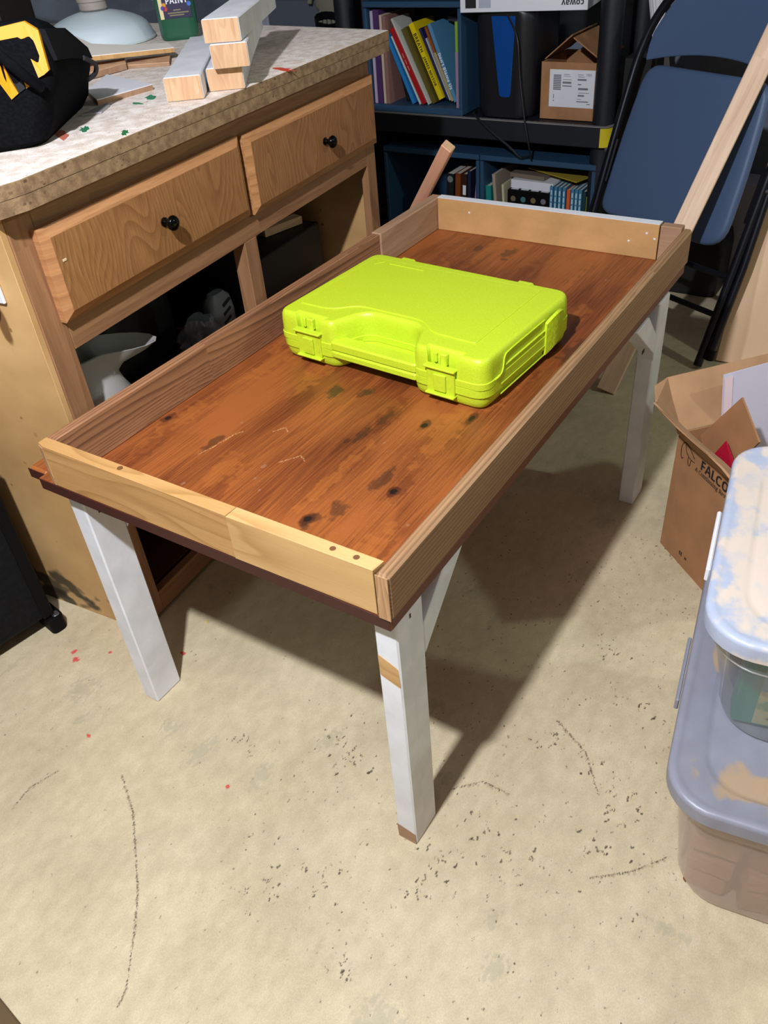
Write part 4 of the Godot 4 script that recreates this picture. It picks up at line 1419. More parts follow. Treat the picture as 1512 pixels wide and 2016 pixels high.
func storage_totes() -> void:
	var clear := clear_mat(Color(0.66, 0.68, 0.68), 0.30, 0.25)
	var clear_low := clear_mat(Color(0.80, 0.70, 0.65), 0.48, 0.25)
	var grey_lid := mat(Color(1, 1, 1), 0.4, 0.0, tex(dusty(Color(0.53, 0.53, 0.575), 91, Color(0.68, 0.57, 0.45), [[200.0, 462.0, 110.0, 34.0, 0.9], [300.0, 456.0, 120.0, 40.0, 0.9], [106.0, 244.0, 14.0, 40.0, 0.9], [330.0, 180.0, 130.0, 130.0, 0.6]])))
	var white_lid := mat(Color(1, 1, 1), 0.4, 0.0, tex(dusty(Color(0.67, 0.70, 0.78), 93, Color(0.84, 0.77, 0.71), [[256.0, 256.0, 250.0, 290.0, 0.9], [230.0, 120.0, 190.0, 130.0, 0.8], [190.0, 360.0, 140.0, 150.0, 0.8], [100.0, 150.0, 50.0, 80.0, 0.7], [98.0, 320.0, 40.0, 70.0, 0.7]])))
	var low := tote("clear tote with a dusty grey lid, at the bottom of the stack", Vector3(0.9545, 0.0, -0.086), 0.287, grey_lid, clear_low, 0.53)
	var high := tote("clear tote with a dusty bluish white lid, on top of the stack", Vector3(0.943, 0.2835, -0.178), 0.217, white_lid, clear)
	# wooden blocks in the lower one
	var c := Transform3D(Basis(Vector3.UP, deg_to_rad(8.5)), Vector3(0.9545, 0.0, -0.086))
	var r := RandomNumberGenerator.new()
	r.seed = 8
	var tones := [Color(0.66, 0.47, 0.38), Color(0.72, 0.55, 0.42), Color(0.58, 0.40, 0.30), Color(0.70, 0.50, 0.42)]
	var im := tex(wood(256, 64, 95, Color(1, 1, 1), Color(0.75, 0.68, 0.62), 4.0, 1.2, 0.15, 1.5, 0.1))
	var names := ["flat", "square", "long", "thin"]
	var made := 0
	for lay in 4:
		for iz in 2:
			for ix in 3:
				if iz == 1 and (ix > 0 or lay == 0):
					continue
				var p := Vector3(0.088 + ix * 0.076, 0.006 + lay * 0.050, -0.088 - iz * 0.086)
				var col: Color = tones[r.randi() % 4]
				var cat := "block"
				if lay == 2 and ix == 1 and iz == 0:
					col = Color(0.62, 0.17, 0.15)
				if lay == 2 and ix == 0 and iz == 1:
					col = Color(0.22, 0.45, 0.26)
				var lab: String = "plain wooden block in the lower tote, %s layer, %s" % [["bottom", "second", "third", "top"][lay], (["at the left front corner", "second from the left", "in the front row at the right"][ix] if iz == 0 else "behind the left front corner")]
				if col.g < 0.2:
					lab = "red painted block in the lower tote"
				elif col.r < 0.3:
					lab = "green painted block in the lower tote"
				var o := thing("toy_block", lab, "block", c * p, deg_to_rad(8.5) + r.randf_range(-0.22, 0.22), "wooden blocks in the lower tote")
				begin(0, Vector2(4, 8))
				var sz := Vector3(r.randf_range(0.056, 0.066), r.randf_range(0.036, 0.049), r.randf_range(0.042, 0.062))
				box(Vector3(0, sz.y * 0.5, 0), sz, 0.002)
				part("body", mat(col, 0.6, 0.0, im), o)
				made += 1
	# a few flat boards lying across the blocks, right behind the front wall
	for k in 2:
		var o := thing("wood_strip", ["pale wooden strip lying on top of the blocks at the front of the lower tote", "narrower wooden strip behind the front one in the lower tote"][k], "wood strip", c * Vector3(0.165, 0.208 + 0.001 * k, -0.066 - k * 0.05), deg_to_rad(8.5 + 2.0 * k))
		begin(0, Vector2(2, 8))
		box(Vector3(0, 0.011, 0), Vector3(0.20, 0.020, 0.036 + 0.006 * k), 0.002)
		part("body", mat(Color(0.70, 0.55, 0.42), 0.6, 0.0, im), o)
	# things in the upper one
	c = Transform3D(Basis(Vector3.UP, deg_to_rad(8.5)), Vector3(0.943, 0.2835, -0.178))
	var pic := Image.create(128, 160, false, Image.FORMAT_RGB8)
	pic.fill(Color(0.72, 0.68, 0.42))
	pic.fill_rect(Rect2i(0, 0, 128, 46), Color(0.80, 0.80, 0.74))
	pic.fill_rect(Rect2i(0, 46, 128, 40), Color(0.45, 0.62, 0.68))
	pic.fill_rect(Rect2i(52, 16, 60, 22), Color(0.60, 0.22, 0.28))
	var n := noise(97, 0.05, 3)
	blob(pic, 92, 82, 44, 20, Color(0.26, 0.48, 0.36), 1.0, n, 0.6)
	blob(pic, 30, 116, 60, 16, Color(0.42, 0.55, 0.32), 0.9, n, 0.6)
	blob(pic, 100, 120, 26, 14, Color(0.20, 0.44, 0.30), 0.9, n, 0.5)
	blob(pic, 60, 146, 40, 9, Color(0.36, 0.22, 0.16), 0.9, n, 0.8)
	var o := thing("puzzle_box", "green box with a printed landscape picture in the upper tote", "box", c * Vector3(0.132, 0.008, -0.068), deg_to_rad(8.5 + 4.0))
	begin(0)
	box(Vector3(0, 0.075, -0.02), Vector3(0.135, 0.15, 0.038), 0.002)
	part("body", mat(Color(0.06, 0.48, 0.32), 0.5), o)
	begin(0, Vector2(1.0 / 0.108, -1.0 / 0.142), Vector2(0, 0))
	UO = Vector2(0.5 - 0.012 / 0.108, 0.5 + 0.076 / 0.142)
	box(Vector3(0.013, 0.076, -0.0006), Vector3(0.108, 0.142, 0.0008), 0.0)
	part("printed_picture", mat(Color(1, 1, 1), 0.4, 0.0, tex(pic)), o)
	o = thing("green_pouch", "lime green pouch on top of the picture box in the upper tote", "pouch", c * Vector3(0.150, 0.1625, -0.085), deg_to_rad(8.5))
	begin(0)
	var rings := []
	for q in [[-0.001, 0.75], [0.006, 1.0], [0.02, 1.0], [0.032, 0.85], [0.038, 0.5]]:
		rings.append(flat_ring(rrect(0.12 * q[1], 0.06 * q[1], 0.022 * q[1], 6), q[0]))
	loft(rings, true, true, 0)
	part("body", mat(Color(0.50, 0.62, 0.14), 0.6), o)
	o = thing("purple_bag", "dull purple and blue cloth bag at the left side of the upper tote", "bag", c * Vector3(0.082, 0.008, -0.165), deg_to_rad(8.5))
	begin(0)
	rings = []
	for q in [[0.0, 0.8], [0.02, 1.0], [0.07, 1.05], [0.12, 0.9], [0.15, 0.6], [0.16, 0.3]]:
		var r0 := PackedVector3Array()
		for k in 24:
			var a := TAU * k / 24
			var w: float = q[1] * (1.0 + 0.06 * sin(a * 3.0 + q[0] * 30.0))
			r0.append(Vector3(cos(a) * 0.032 * w, q[0], sin(a) * 0.07 * w))
		rings.append(r0)
	loft(rings, true, true, 0)
	part("body", mat(Color(0.28, 0.28, 0.46), 0.8), o)
	o = thing("dark_blue_tray", "flat dark slate blue case on the floor of the upper tote, right of the bag", "case", c * Vector3(0.20, 0.007, -0.165), deg_to_rad(8.5))
	begin(0)
	box(Vector3(0, 0.014, 0), Vector3(0.13, 0.026, 0.12), 0.004)
	part("body", mat(Color(0.14, 0.17, 0.24), 0.5), o)

# ---------------------------------------------------------------- sheet and sticks
func leaning_sheet() -> void:
	var t := thing("plywood_sheet", "tall pale tan sheet leaning back beside the folding chair", "sheet", Vector3(0.612, 0.005, -1.789))
	t.rotation.x = -0.3805
	var im := wood(512, 256, 101, Color(0.90, 0.76, 0.61), Color(0.72, 0.56, 0.42), 3.0, 1.0, 0.05, 1.5, 0.3, 0.5)
	begin(1, Vector2(0.5, 2.0))
	box(Vector3(0.3, 1.03, -0.006), Vector3(0.6, 2.06, 0.012), 0.002)
	part("sheet", mat(Color(1, 1, 1), 0.6, 0.0, tex(im)), t)

func stick(called_label: String, base: Vector3, dir: Vector3, length: float, w: float, d: float, face: Vector3, m: Material, end_m: Material) -> void:
	var t := thing("wood_stick", called_label, "stick", base)
	var y := dir.normalized()
	var z := (face - y * face.dot(y)).normalized()
	t.transform = Transform3D(Basis(y.cross(z), y, z), base)
	begin(1, Vector2(0.8, 6))
	box(Vector3(0, length * 0.5, 0), Vector3(w, length, d), 0.0018)
	var b := part("body", m, t)
	begin(0, Vector2(8, 8))
	box(Vector3(0, length + 0.0003, 0), Vector3(w - 0.004, 0.0008, d - 0.004), 0.0)
	part("cut_end", end_m, b)

func sticks() -> void:
	stick("long pale wooden stick leaning from the floor behind the table up across the folding chair", Vector3(0.385, 0.004, -1.487), Vector3(0.2285, 1.0, -0.556), 1.5, 0.054, 0.02, Vector3(0.1, 0.3, 1.0), M.stick, M.cut_end)
	stick("short reddish wooden stick leaning on the far left corner of the table rim", Vector3(-0.5168, 0.008, -1.5266), Vector3(0.5368, 0.70, 0.2766), 0.925, 0.029, 0.024, Vector3(0.5, 0.5, 0.9), M.stick_dark, M.cut_end)

# ---------------------------------------------------------------- on the worktop
func cab_at(x: float, y: float, z: float) -> Vector3:
	return CA + Basis(Vector3.UP, CT) * Vector3(x, y, z)

func worktop_things() -> void:
	var wy := 0.9302
	# four off-cuts painted white
	var bl := [
		["lower left of the four white painted wooden off-cuts, apart from the stack", Vector3(-0.2165, wy, -0.6150), 37.0, 0.47, 0.0405],
		["bottom one of the three stacked white painted off-cuts", Vector3(-0.192, wy, -0.7040), 37.0, 0.45, 0.0395],
		["middle one of the three stacked off-cuts, its cut end darker and set to the right", Vector3(-0.1655, wy + 0.0402, -0.6977), 35.9, 0.45, 0.0405],
		["topmost of the three stacked off-cuts with wavy end grain", Vector3(-0.1795, wy + 0.0812, -0.7027), 29.5, 0.42, 0.039]]
	for q in bl:
		var t := thing("wood_block", q[0], "wood block", q[1], deg_to_rad(q[2]), "white painted off-cuts on the worktop")
		begin(2, Vector2(2, 2))
		box(Vector3(0.0345, q[4] * 0.5, -q[3] * 0.5), Vector3(0.069, q[4], q[3]), 0.0022)
		part("body", M.white_paint, t, "white painted sides")
		begin(1, Vector2(3, 9))
		box(Vector3(0.0345, q[4] * 0.5, 0.0004), Vector3(0.0668, q[4] - 0.0022, 0.001), 0.0)
		part("cut_end", M.cut_end, t, "raw cut end")
	# scrap boards
	var lam := mat(Color(0.93, 0.90, 0.86), 0.5)
	scrap("white laminated board scrap with a pointed tip in front of the dome shade", [Vector3(-0.524, 0.955, -0.96), Vector3(-0.57, 0.958, -0.989), Vector3(-0.625, 0.966, -0.915), Vector3(-0.695, 0.974, -0.874), Vector3(-0.784, 0.981, -0.909), Vector3(-0.875, 0.99, -0.895), Vector3(-0.739, 0.98, -0.81), Vector3(-0.615, 0.97, -0.746)], 0.010, lam, M.pine_pale)
	scrap("square ended bare wood scrap under the tilted laminated one", [Vector3(-0.609, 0.9445, -0.884), Vector3(-0.5597, 0.9445, -0.8417), Vector3(-0.567, 0.9445, -0.7264), Vector3(-0.6675, 0.9445, -0.7927)], 0.013, M.cut_end, M.rough_pine)
	scrap("thin bare wood scrap right of the square ended one", [Vector3(-0.5468, 0.938, -0.966), Vector3(-0.4826, 0.938, -0.8964), Vector3(-0.5685, 0.938, -0.8509), Vector3(-0.625, 0.938, -0.905)], 0.0075, M.cut_end, M.rough_pine)
	scrap("triangular white laminated scrap with a brown edge right of the tool bag", [Vector3(-0.525, 0.9405, -0.752), Vector3(-0.3326, 0.9405, -0.6951), Vector3(-0.345, 0.9405, -0.5615), Vector3(-0.44, 0.9405, -0.62)], 0.0105, M.white, M.rough_pine)
	scrap("small pale plastic offcut beside the lower corner of the tool bag", [Vector3(-0.335, 0.9335, -0.575), Vector3(-0.312, 0.9335, -0.560), Vector3(-0.285, 0.9335, -0.515), Vector3(-0.31, 0.9335, -0.49)], 0.0032, mat(Color(0.62, 0.60, 0.62), 0.5), mat(Color(0.62, 0.60, 0.62), 0.5))
	# dome reflector shade
	var t := thing("dome_shade", "white dome lamp shade with a screw neck standing on the worktop", "lamp shade", Vector3(-0.945, wy, -1.118))
	begin(0)
	lathe([[0.138, 0.0], [0.142, 0.002], [0.143, 0.006], [0.140, 0.010], [0.134, 0.026], [0.127, 0.038], [0.116, 0.047], [0.098, 0.056], [0.075, 0.064], [0.052, 0.070], [0.036, 0.073], [0.0, 0.073]], 48)
	part("dome", mat(Color(0.78, 0.83, 0.85), 0.4), t)
	begin(0)
	lathe([[0.0, 0.0732], [0.0302, 0.0732], [0.036, 0.078], [0.036, 0.0932], [0.0389, 0.0951], [0.0389, 0.1027], [0.0336, 0.1046], [0.0336, 0.1218], [0.0302, 0.1246], [0.0302, 0.1807], [0.0, 0.1807]], 28)
	part("neck", mat(Color(0.60, 0.56, 0.53), 0.5), t, "greyish neck")
	# green paint bottle
	t = thing("paint_bottle", "green plastic paint bottle with a purple label behind the stacked off-cuts", "bottle", Vector3(-0.735, wy, -1.20), deg_to_rad(43))
	begin(0)
	var rings := []
	for q in [[0.0, 0.88], [0.004, 0.96], [0.012, 1.0], [0.19, 1.0], [0.215, 0.93], [0.24, 0.62], [0.252, 0.36]]:
		rings.append(flat_ring(rrect(0.098 * q[1], 0.075 * q[1], 0.022 * q[1], 6), q[0]))
	loft(rings, true, true, 0)
	part("body", mat(Color(0.13, 0.33, 0.24), 0.25), t)
	begin(0)
	XF = Transform3D(Basis.IDENTITY, Vector3(0, 0.2525, 0))
	lathe([[0.0, 0.0], [0.019, 0.0], [0.019, 0.026], [0.017, 0.028], [0.0, 0.028]], 24)
	part("cap", M.white, t)
	begin(0)
	box(Vector3(0.004, 0.105, 0.0378), Vector3(0.070, 0.112, 0.0012), 0.0004)
	var lb := part("label", mat(Color(0.13, 0.09, 0.24), 0.5), t, "dark purple label")
	begin(0)
	box(Vector3(-0.035, 0.105, 0.0385), Vector3(0.009, 0.112, 0.0008), 0.0)
	part("label_stripe", mat(Color(0.86, 0.80, 0.60), 0.6), lb, "cream stripe")
	for q in [[-0.026, 0.079, Color(0.80, 0.55, 0.12)], [-0.024, 0.071, Color(0.75, 0.16, 0.14)], [-0.030, 0.073, Color(0.30, 0.22, 0.62)], [0.036, 0.078, Color(0.20, 0.40, 0.72)]]:
		begin(0)
		XF = Transform3D(Basis(Vector3.RIGHT, PI * 0.5), Vector3(q[0], q[1], 0.0388))
		lathe([[0.0, 0.0], [0.0052, 0.0], [0.0052, 0.0006], [0.0, 0.0006]], 14, -1)
		part("paint_splash", mat(q[2], 0.5), lb)
	lettering("lettering", "PAINT", 0.0135, M.white, lb, Vector3(0.006, 0.0875, 0.0388), Basis.IDENTITY, false, true)
	for q in [[0.004, 0.067, 0.018], [0.006, 0.061, 0.052], [0.002, 0.056, 0.036]]:
		begin(0)
		box(Vector3(q[0], q[1], 0.0388), Vector3(q[2], 0.0028, 0.0005), 0.0)
		part("printed_strip", mat(Color(0.50, 0.46, 0.34), 0.6), lb)
	tool_bag(wy)
	# dark round-faced box behind the bag
	t = thing("speaker_box", "dark box with a grey ring on its face, behind the tool bag", "speaker", Vector3(-1.20, wy, -0.98), deg_to_rad(20))
	begin(1)
	box(Vector3(0, 0.13, 0), Vector3(0.18, 0.26, 0.16), 0.004)
	part("cabinet", mat(Color(0.10, 0.065, 0.05), 0.5), t)
	begin(1)
	box(Vector3(-0.006, 0.13, 0.0815), Vector3(0.165, 0.25, 0.006), 0.002)
	part("grille", mat(Color(0.055, 0.06, 0.065), 0.8), t)
	begin(0)
	XF = Transform3D(Basis(Vector3.RIGHT, PI * 0.5), Vector3(-0.035, 0.125, 0.084))
	lathe([[0.030, 0.0], [0.042, 0.0], [0.044, 0.004], [0.040, 0.006], [0.034, 0.002], [0.030, 0.001]], 32)
	part("ring", mat(Color(0.22, 0.27, 0.32), 0.4), t)

func scrap(label: String, pts: Array, th: float, top_m: Material, edge_m: Material) -> void:
	# a flat piece given by the corners of its upper face
	var c := Vector3.ZERO
	for p in pts:
		c += p
	c /= pts.size()
	var t := thing("board_scrap", label, "board scrap", c - Vector3(0, th, 0), 0.0, "board scraps on the worktop")
	var n := Vector3.ZERO
	for i in pts.size():
		n += (pts[i] - c).cross(pts[(i + 1) % pts.size()] - c)
	n = n.normalized()
	if n.y < 0.0:
		n = -n
	BASE = Transform3D(Basis.IDENTITY, -t.position)
	var up := PackedVector3Array()
	var mid := PackedVector3Array()
	var dn := PackedVector3Array()
	for p in pts:
		var q: Vector3 = p - n * (p - c).dot(n)
		up.append(q)
		mid.append(q - n * 0.0014)
		dn.append(q - n * th)
	begin(0, Vector2(3, 3))
	loft([dn, mid], true, true, -1)
	part("core", edge_m, t)
	begin(0, Vector2(3, 3))
	loft([mid, up], true, true, -1)
	part("face", top_m, t)
	BASE = Transform3D.IDENTITY

func tool_bag(wy: float) -> void:
	var t := thing("tool_bag", "black fabric tool bag with yellow straps at the left end of the worktop", "bag", Vector3(-0.2004, wy, -0.3231))
	var f := Vector3(-0.628, 0, 0.778)     # along the front, to the left
	var b := Vector3(-0.574, 0, -0.819)    # along the right end, backwards
	var cloth := mat(Color(0.075, 0.077, 0.085), 0.9, 0.0, tex(mottle(256, 256, 111, Color(0.75, 0.75, 0.78), Color(1, 1, 1), 0.15, 0.6)), 0.12)
	var yel := mat(Color(0.86, 0.58, 0.03), 0.6)
	var n := noise(112, 6.0, 2)
	var rings := []
	# height, right end offset along f, front set-back, how far back it reaches
	for q in [[0.0, 0.012, 0.010, 0.325], [0.012, 0.0, 0.0, 0.345], [0.035, -0.012, -0.004, 0.335], [0.06, -0.024, -0.006, 0.305], [0.085, -0.034, -0.004, 0.265], [0.108, -0.038, 0.0, 0.225], [0.128, -0.036, 0.004, 0.18], [0.147, -0.034, 0.010, 0.135], [0.162, -0.030, 0.020, 0.10], [0.171, -0.018, 0.034, 0.07]]:
		var u0: float = q[1]
		var w0: float = q[2]
		var w1: float = q[3]
		var plan := round_poly([[u0, w0, 0.028], [u0, w1, 0.05], [0.34, w1, 0.05], [0.34, w0, 0.03]], 0.03, 6)
		var r := PackedVector3Array()
		for p in plan:
			var k := Vector3(p.x * 20.0, q[0] * 20.0, p.y * 20.0)
			var wob := n.get_noise_3dv(k * 0.06) * 0.012 * (1.0 if q[0] > 0.01 else 0.0)
			r.append(f * (p.x + wob) + b * (p.y + wob) + Vector3(0, q[0] + wob * 0.3, 0))
		rings.append(r)
	begin(1, Vector2(4, 4))
	loft(rings, true, true, 0)
	part("body", cloth, t)
	# straps and panels on the face towards the room
	var face := func(u: float, y: float, lift: float) -> Vector3:
		var yy := y - 0.93
		var set := 0.0
		if yy > 0.108:
			set = lerpf(0.0, 0.034, clampf((yy - 0.108) / 0.063, 0.0, 1.0))
		return f * u + b * (set - 0.006 - lift) + Vector3(0, yy, 0)
	var strip := func(pts: Array, lift: float) -> void:
		var lo := PackedVector3Array()
		var hi := PackedVector3Array()
		for p in pts:
			lo.append(face.call(p[0], p[1], lift - 0.006))
			hi.append(face.call(p[0], p[1], lift + 0.002))
		loft([lo, hi], true, true, -1)
	begin(1)
	strip.call([[0.0, 1.1], [-0.012, 1.101], [-0.031, 1.088], [-0.034, 1.065], [-0.038, 1.037], [-0.029, 1.032], [-0.020, 1.029], [-0.014, 1.055], [-0.008, 1.078], [0.0, 1.083]], 0.003)
	part("strap", yel, t, "broad yellow strap")
	begin(1)
	strip.call([[0.06, 1.094], [0.0, 1.1], [0.0, 1.083], [0.06, 1.080]], 0.003)
	part("top_band", yel, t, "yellow band along the top")
	begin(1)
	strip.call([[0.040, 1.066], [0.030, 1.062], [0.022, 1.034], [0.0155, 1.012], [0.028, 1.005], [0.040, 1.035]], 0.003)
	part("strap", yel, t, "yellow strap")
	begin(1)
	strip.call([[0.014, 1.080], [0.006, 1.080], [-0.0075, 1.021], [0.002, 1.017]], 0.0025)
	part("strap", yel, t, "narrow yellow strap")
	begin(1)
	strip.call([[0.029, 1.064], [0.016, 1.070], [0.004, 1.017], [0.015, 1.012]], 0.002)
	part("webbing", mat(Color(0.17, 0.17, 0.18), 0.8, 0.0, null, 0.2), t)
	begin(1)
	var h := []
	for k in 13:
		var s := k / 12.0
		h.append(face.call(lerpf(0.035, -0.022, s), 1.068 - 0.052 * s + 0.012 * sin(s * PI), 0.012 + 0.02 * sin(s * PI)))
	tube(h, 0.0085, 10)
	part("handle", cloth, t)
	# stiff flap on the right end
	begin(1)
	loft([PackedVector3Array([f * -0.040 + b * 0.02 + Vector3(0, 0.158, 0), f * -0.047 + b * 0.10 + Vector3(0, 0.148, 0), f * -0.050 + b * 0.19 + Vector3(0, 0.106, 0), f * -0.052 + b * 0.195 + Vector3(0, 0.088, 0), f * -0.050 + b * 0.10 + Vector3(0, 0.105, 0), f * -0.046 + b * 0.02 + Vector3(0, 0.115, 0)]),
		PackedVector3Array([f * -0.015 + b * 0.02 + Vector3(0, 0.162, 0), f * -0.015 + b * 0.10 + Vector3(0, 0.152, 0), f * -0.015 + b * 0.19 + Vector3(0, 0.110, 0), f * -0.020 + b * 0.195 + Vector3(0, 0.088, 0), f * -0.020 + b * 0.10 + Vector3(0, 0.105, 0), f * -0.020 + b * 0.02 + Vector3(0, 0.115, 0)])], true, true, -1)
	part("flap", mat(Color(0.11, 0.11, 0.12), 0.9, 0.0, null, 0.12), t)
	begin(1)
	tube(curve([f * -0.052 + b * 0.14 + Vector3(0, 0.098, 0), f * -0.060 + b * 0.17 + Vector3(0, 0.082, 0), f * -0.052 + b * 0.185 + Vector3(0, 0.066, 0), f * -0.044 + b * 0.16 + Vector3(0, 0.062, 0)], 6), 0.004, 8)
	part("strap_end", mat(Color(0.10, 0.10, 0.115), 0.8), t)

# ---------------------------------------------------------------- inside the cabinet
func cabinet_things() -> void:
	var sy := 0.3055
	# pitcher with a wide pouring lip
	var o := cab_at(-0.165, sy, -0.112)
	var t := thing("white_pitcher", "white plastic pitcher with a long open pouring lip in the left compartment", "pitcher", o, CT)
	var dirv := Vector2(0.085, -0.150).normalized()
	var ring := func(y: float, r: float, spout: float, drop: float, inn: float) -> PackedVector3Array:
		var p := PackedVector3Array()
		for k in 48:
			var a := TAU * k / 48
			var d := Vector2(cos(a), sin(a))
			var al := d.dot(dirv)
			var wgt := pow(maxf(al, 0.0), 8.0)
			var rr := r + spout * wgt - inn
			p.append(Vector3(d.x * rr, y - drop * wgt, d.y * rr))
		return p
	begin(0)
	loft([ring.call(0.0, 0.080, 0.0, 0.0, 0.0), ring.call(0.006, 0.090, 0.0, 0.0, 0.0), ring.call(0.05, 0.106, 0.0, 0.0, 0.0), ring.call(0.10, 0.110, 0.0, 0.0, 0.0), ring.call(0.145, 0.102, 0.0, 0.0, 0.0), ring.call(0.18, 0.084, 0.0, 0.0, 0.0), ring.call(0.205, 0.066, 0.010, 0.0, 0.0), ring.call(0.225, 0.060, 0.040, 0.004, 0.0), ring.call(0.245, 0.061, 0.082, 0.016, 0.0), ring.call(0.262, 0.064, 0.104, 0.022, 0.0), ring.call(0.263, 0.064, 0.104, 0.022, 0.0035), ring.call(0.245, 0.061, 0.080, 0.016, 0.0035), ring.call(0.225, 0.060, 0.036, 0.004, 0.0035), ring.call(0.19, 0.07, 0.0, 0.0, 0.0035), ring.call(0.10, 0.105, 0.0, 0.0, 0.0035), ring.call(0.008, 0.085, 0.0, 0.0, 0.0035)], true, true, 0)
	part("body", mat(Color(0.60, 0.585, 0.565), 0.45), t)
	# light grey slotted plastic cover
	t = thing("slotted_cover", "grey plastic cover with dark oval slots beside the middle stile", "cover", cab_at(-0.26, sy, -0.66), CT)
	begin(0)
	var rings := []
	for q in [[0.0, 0.9], [0.01, 1.0], [0.09, 1.0], [0.125, 0.85], [0.14, 0.5]]:
		rings.append(flat_ring(rrect(0.05 * q[1], 0.09 * q[1], 0.02 * q[1], 5), q[0]))
	loft(rings, true, true, 0)
	part("body", mat(Color(0.45, 0.46, 0.48), 0.5), t)
	for k in 4:
		begin(0)
		XF = Transform3D(Basis(Vector3(1, 0, 0), 0.3), Vector3(0.0252, 0.115 - k * 0.022, -0.008 + k * 0.004))
		box(Vector3.ZERO, Vector3(0.002, 0.008, 0.032), 0.0009)
		part("slot", M.ink, t)
	# crumpled clear bag
	t = thing("plastic_bag", "crumpled translucent plastic bag on the cabinet shelf", "bag", cab_at(-0.25, sy, -0.575), CT)
	var nz := noise(121, 14.0, 3)
	rings = []
	for i in 10:
		var y := i * 0.0125
		var r := PackedVector3Array()
		for k in 26:
			var a := TAU * k / 26
			var w := (0.062 - 0.034 * pow(i / 9.0, 1.6)) * (1.0 + nz.get_noise_3d(cos(a) * 1.3, i * 0.12, sin(a) * 1.3) * 0.75)
			r.append(Vector3(cos(a) * w, y, sin(a) * w * 0.9))
		rings.append(r)
	begin(0)
	loft(rings, true, true, -1)
	part("film", clear_mat(Color(0.60, 0.62, 0.66), 0.45, 0.25), t)
	# dark bulky tool behind them
	t = thing("power_tool_case", "dark rounded tool case in the shade of the left compartment", "tool case", cab_at(-0.44, sy, -0.50), CT)
	begin(0)
	rings = []
	for q in [[0.0, 0.94], [0.01, 1.0], [0.17, 1.0], [0.20, 0.92], [0.215, 0.7]]:
		rings.append(flat_ring(rrect(0.16 * q[1], 0.26 * q[1], 0.05 * q[1], 6), q[0]))
	loft(rings, true, true, 0)
	part("body", mat(Color(0.07, 0.07, 0.07), 0.5), t)
	begin(0)
	tube(curve([Vector3(0.0, 0.20, -0.07), Vector3(0.0, 0.245, -0.06), Vector3(0.0, 0.252, 0.0), Vector3(0.0, 0.245, 0.06), Vector3(0.0, 0.20, 0.07)], 6), 0.009, 8)
	part("handle", M.black, t)
	# white cable hanging by the middle stile
	t = thing("white_cable", "thin white cable end hanging by the middle stile inside the cabinet", "cable", cab_at(-0.20, sy, -0.735), CT)
	begin(0)
	tube(curve([Vector3(-0.01, 0.0045, -0.02), Vector3(0.005, 0.03, -0.012), Vector3(0.012, 0.08, 0.0), Vector3(0.004, 0.13, 0.004)], 6), 0.004, 8)
	part("cable", M.white, t)
	# black carton in the right compartment, scraps of wood on it
	t = thing("black_carton", "black cardboard carton filling the right compartment of the cabinet", "carton", cab_at(-0.37, sy, -0.8975), CT)
	begin(0)
	box(Vector3(0, 0.09, 0), Vector3(0.34, 0.18, 0.355), 0.003)
	part("body", mat(Color(0.05, 0.052, 0.058), 0.6), t)
	for q in [["light scrap of wood lying on the black carton, pointing out of the compartment", -0.27, 0.4862, -0.99, 1.25, 0.13, M.cut_end], ["brown scrap of wood behind the light one on the black carton", -0.33, 0.4862, -0.91, 1.0, 0.16, M.rough_pine]]:
		t = thing("wood_scrap", q[0], "wood scrap", cab_at(q[1], q[2], q[3]), CT + q[4])
		begin(0, Vector2(2, 6))
		box(Vector3(0, 0.011, 0), Vector3(q[5], 0.021, 0.035), 0.0015)
		part("body", q[6], t)

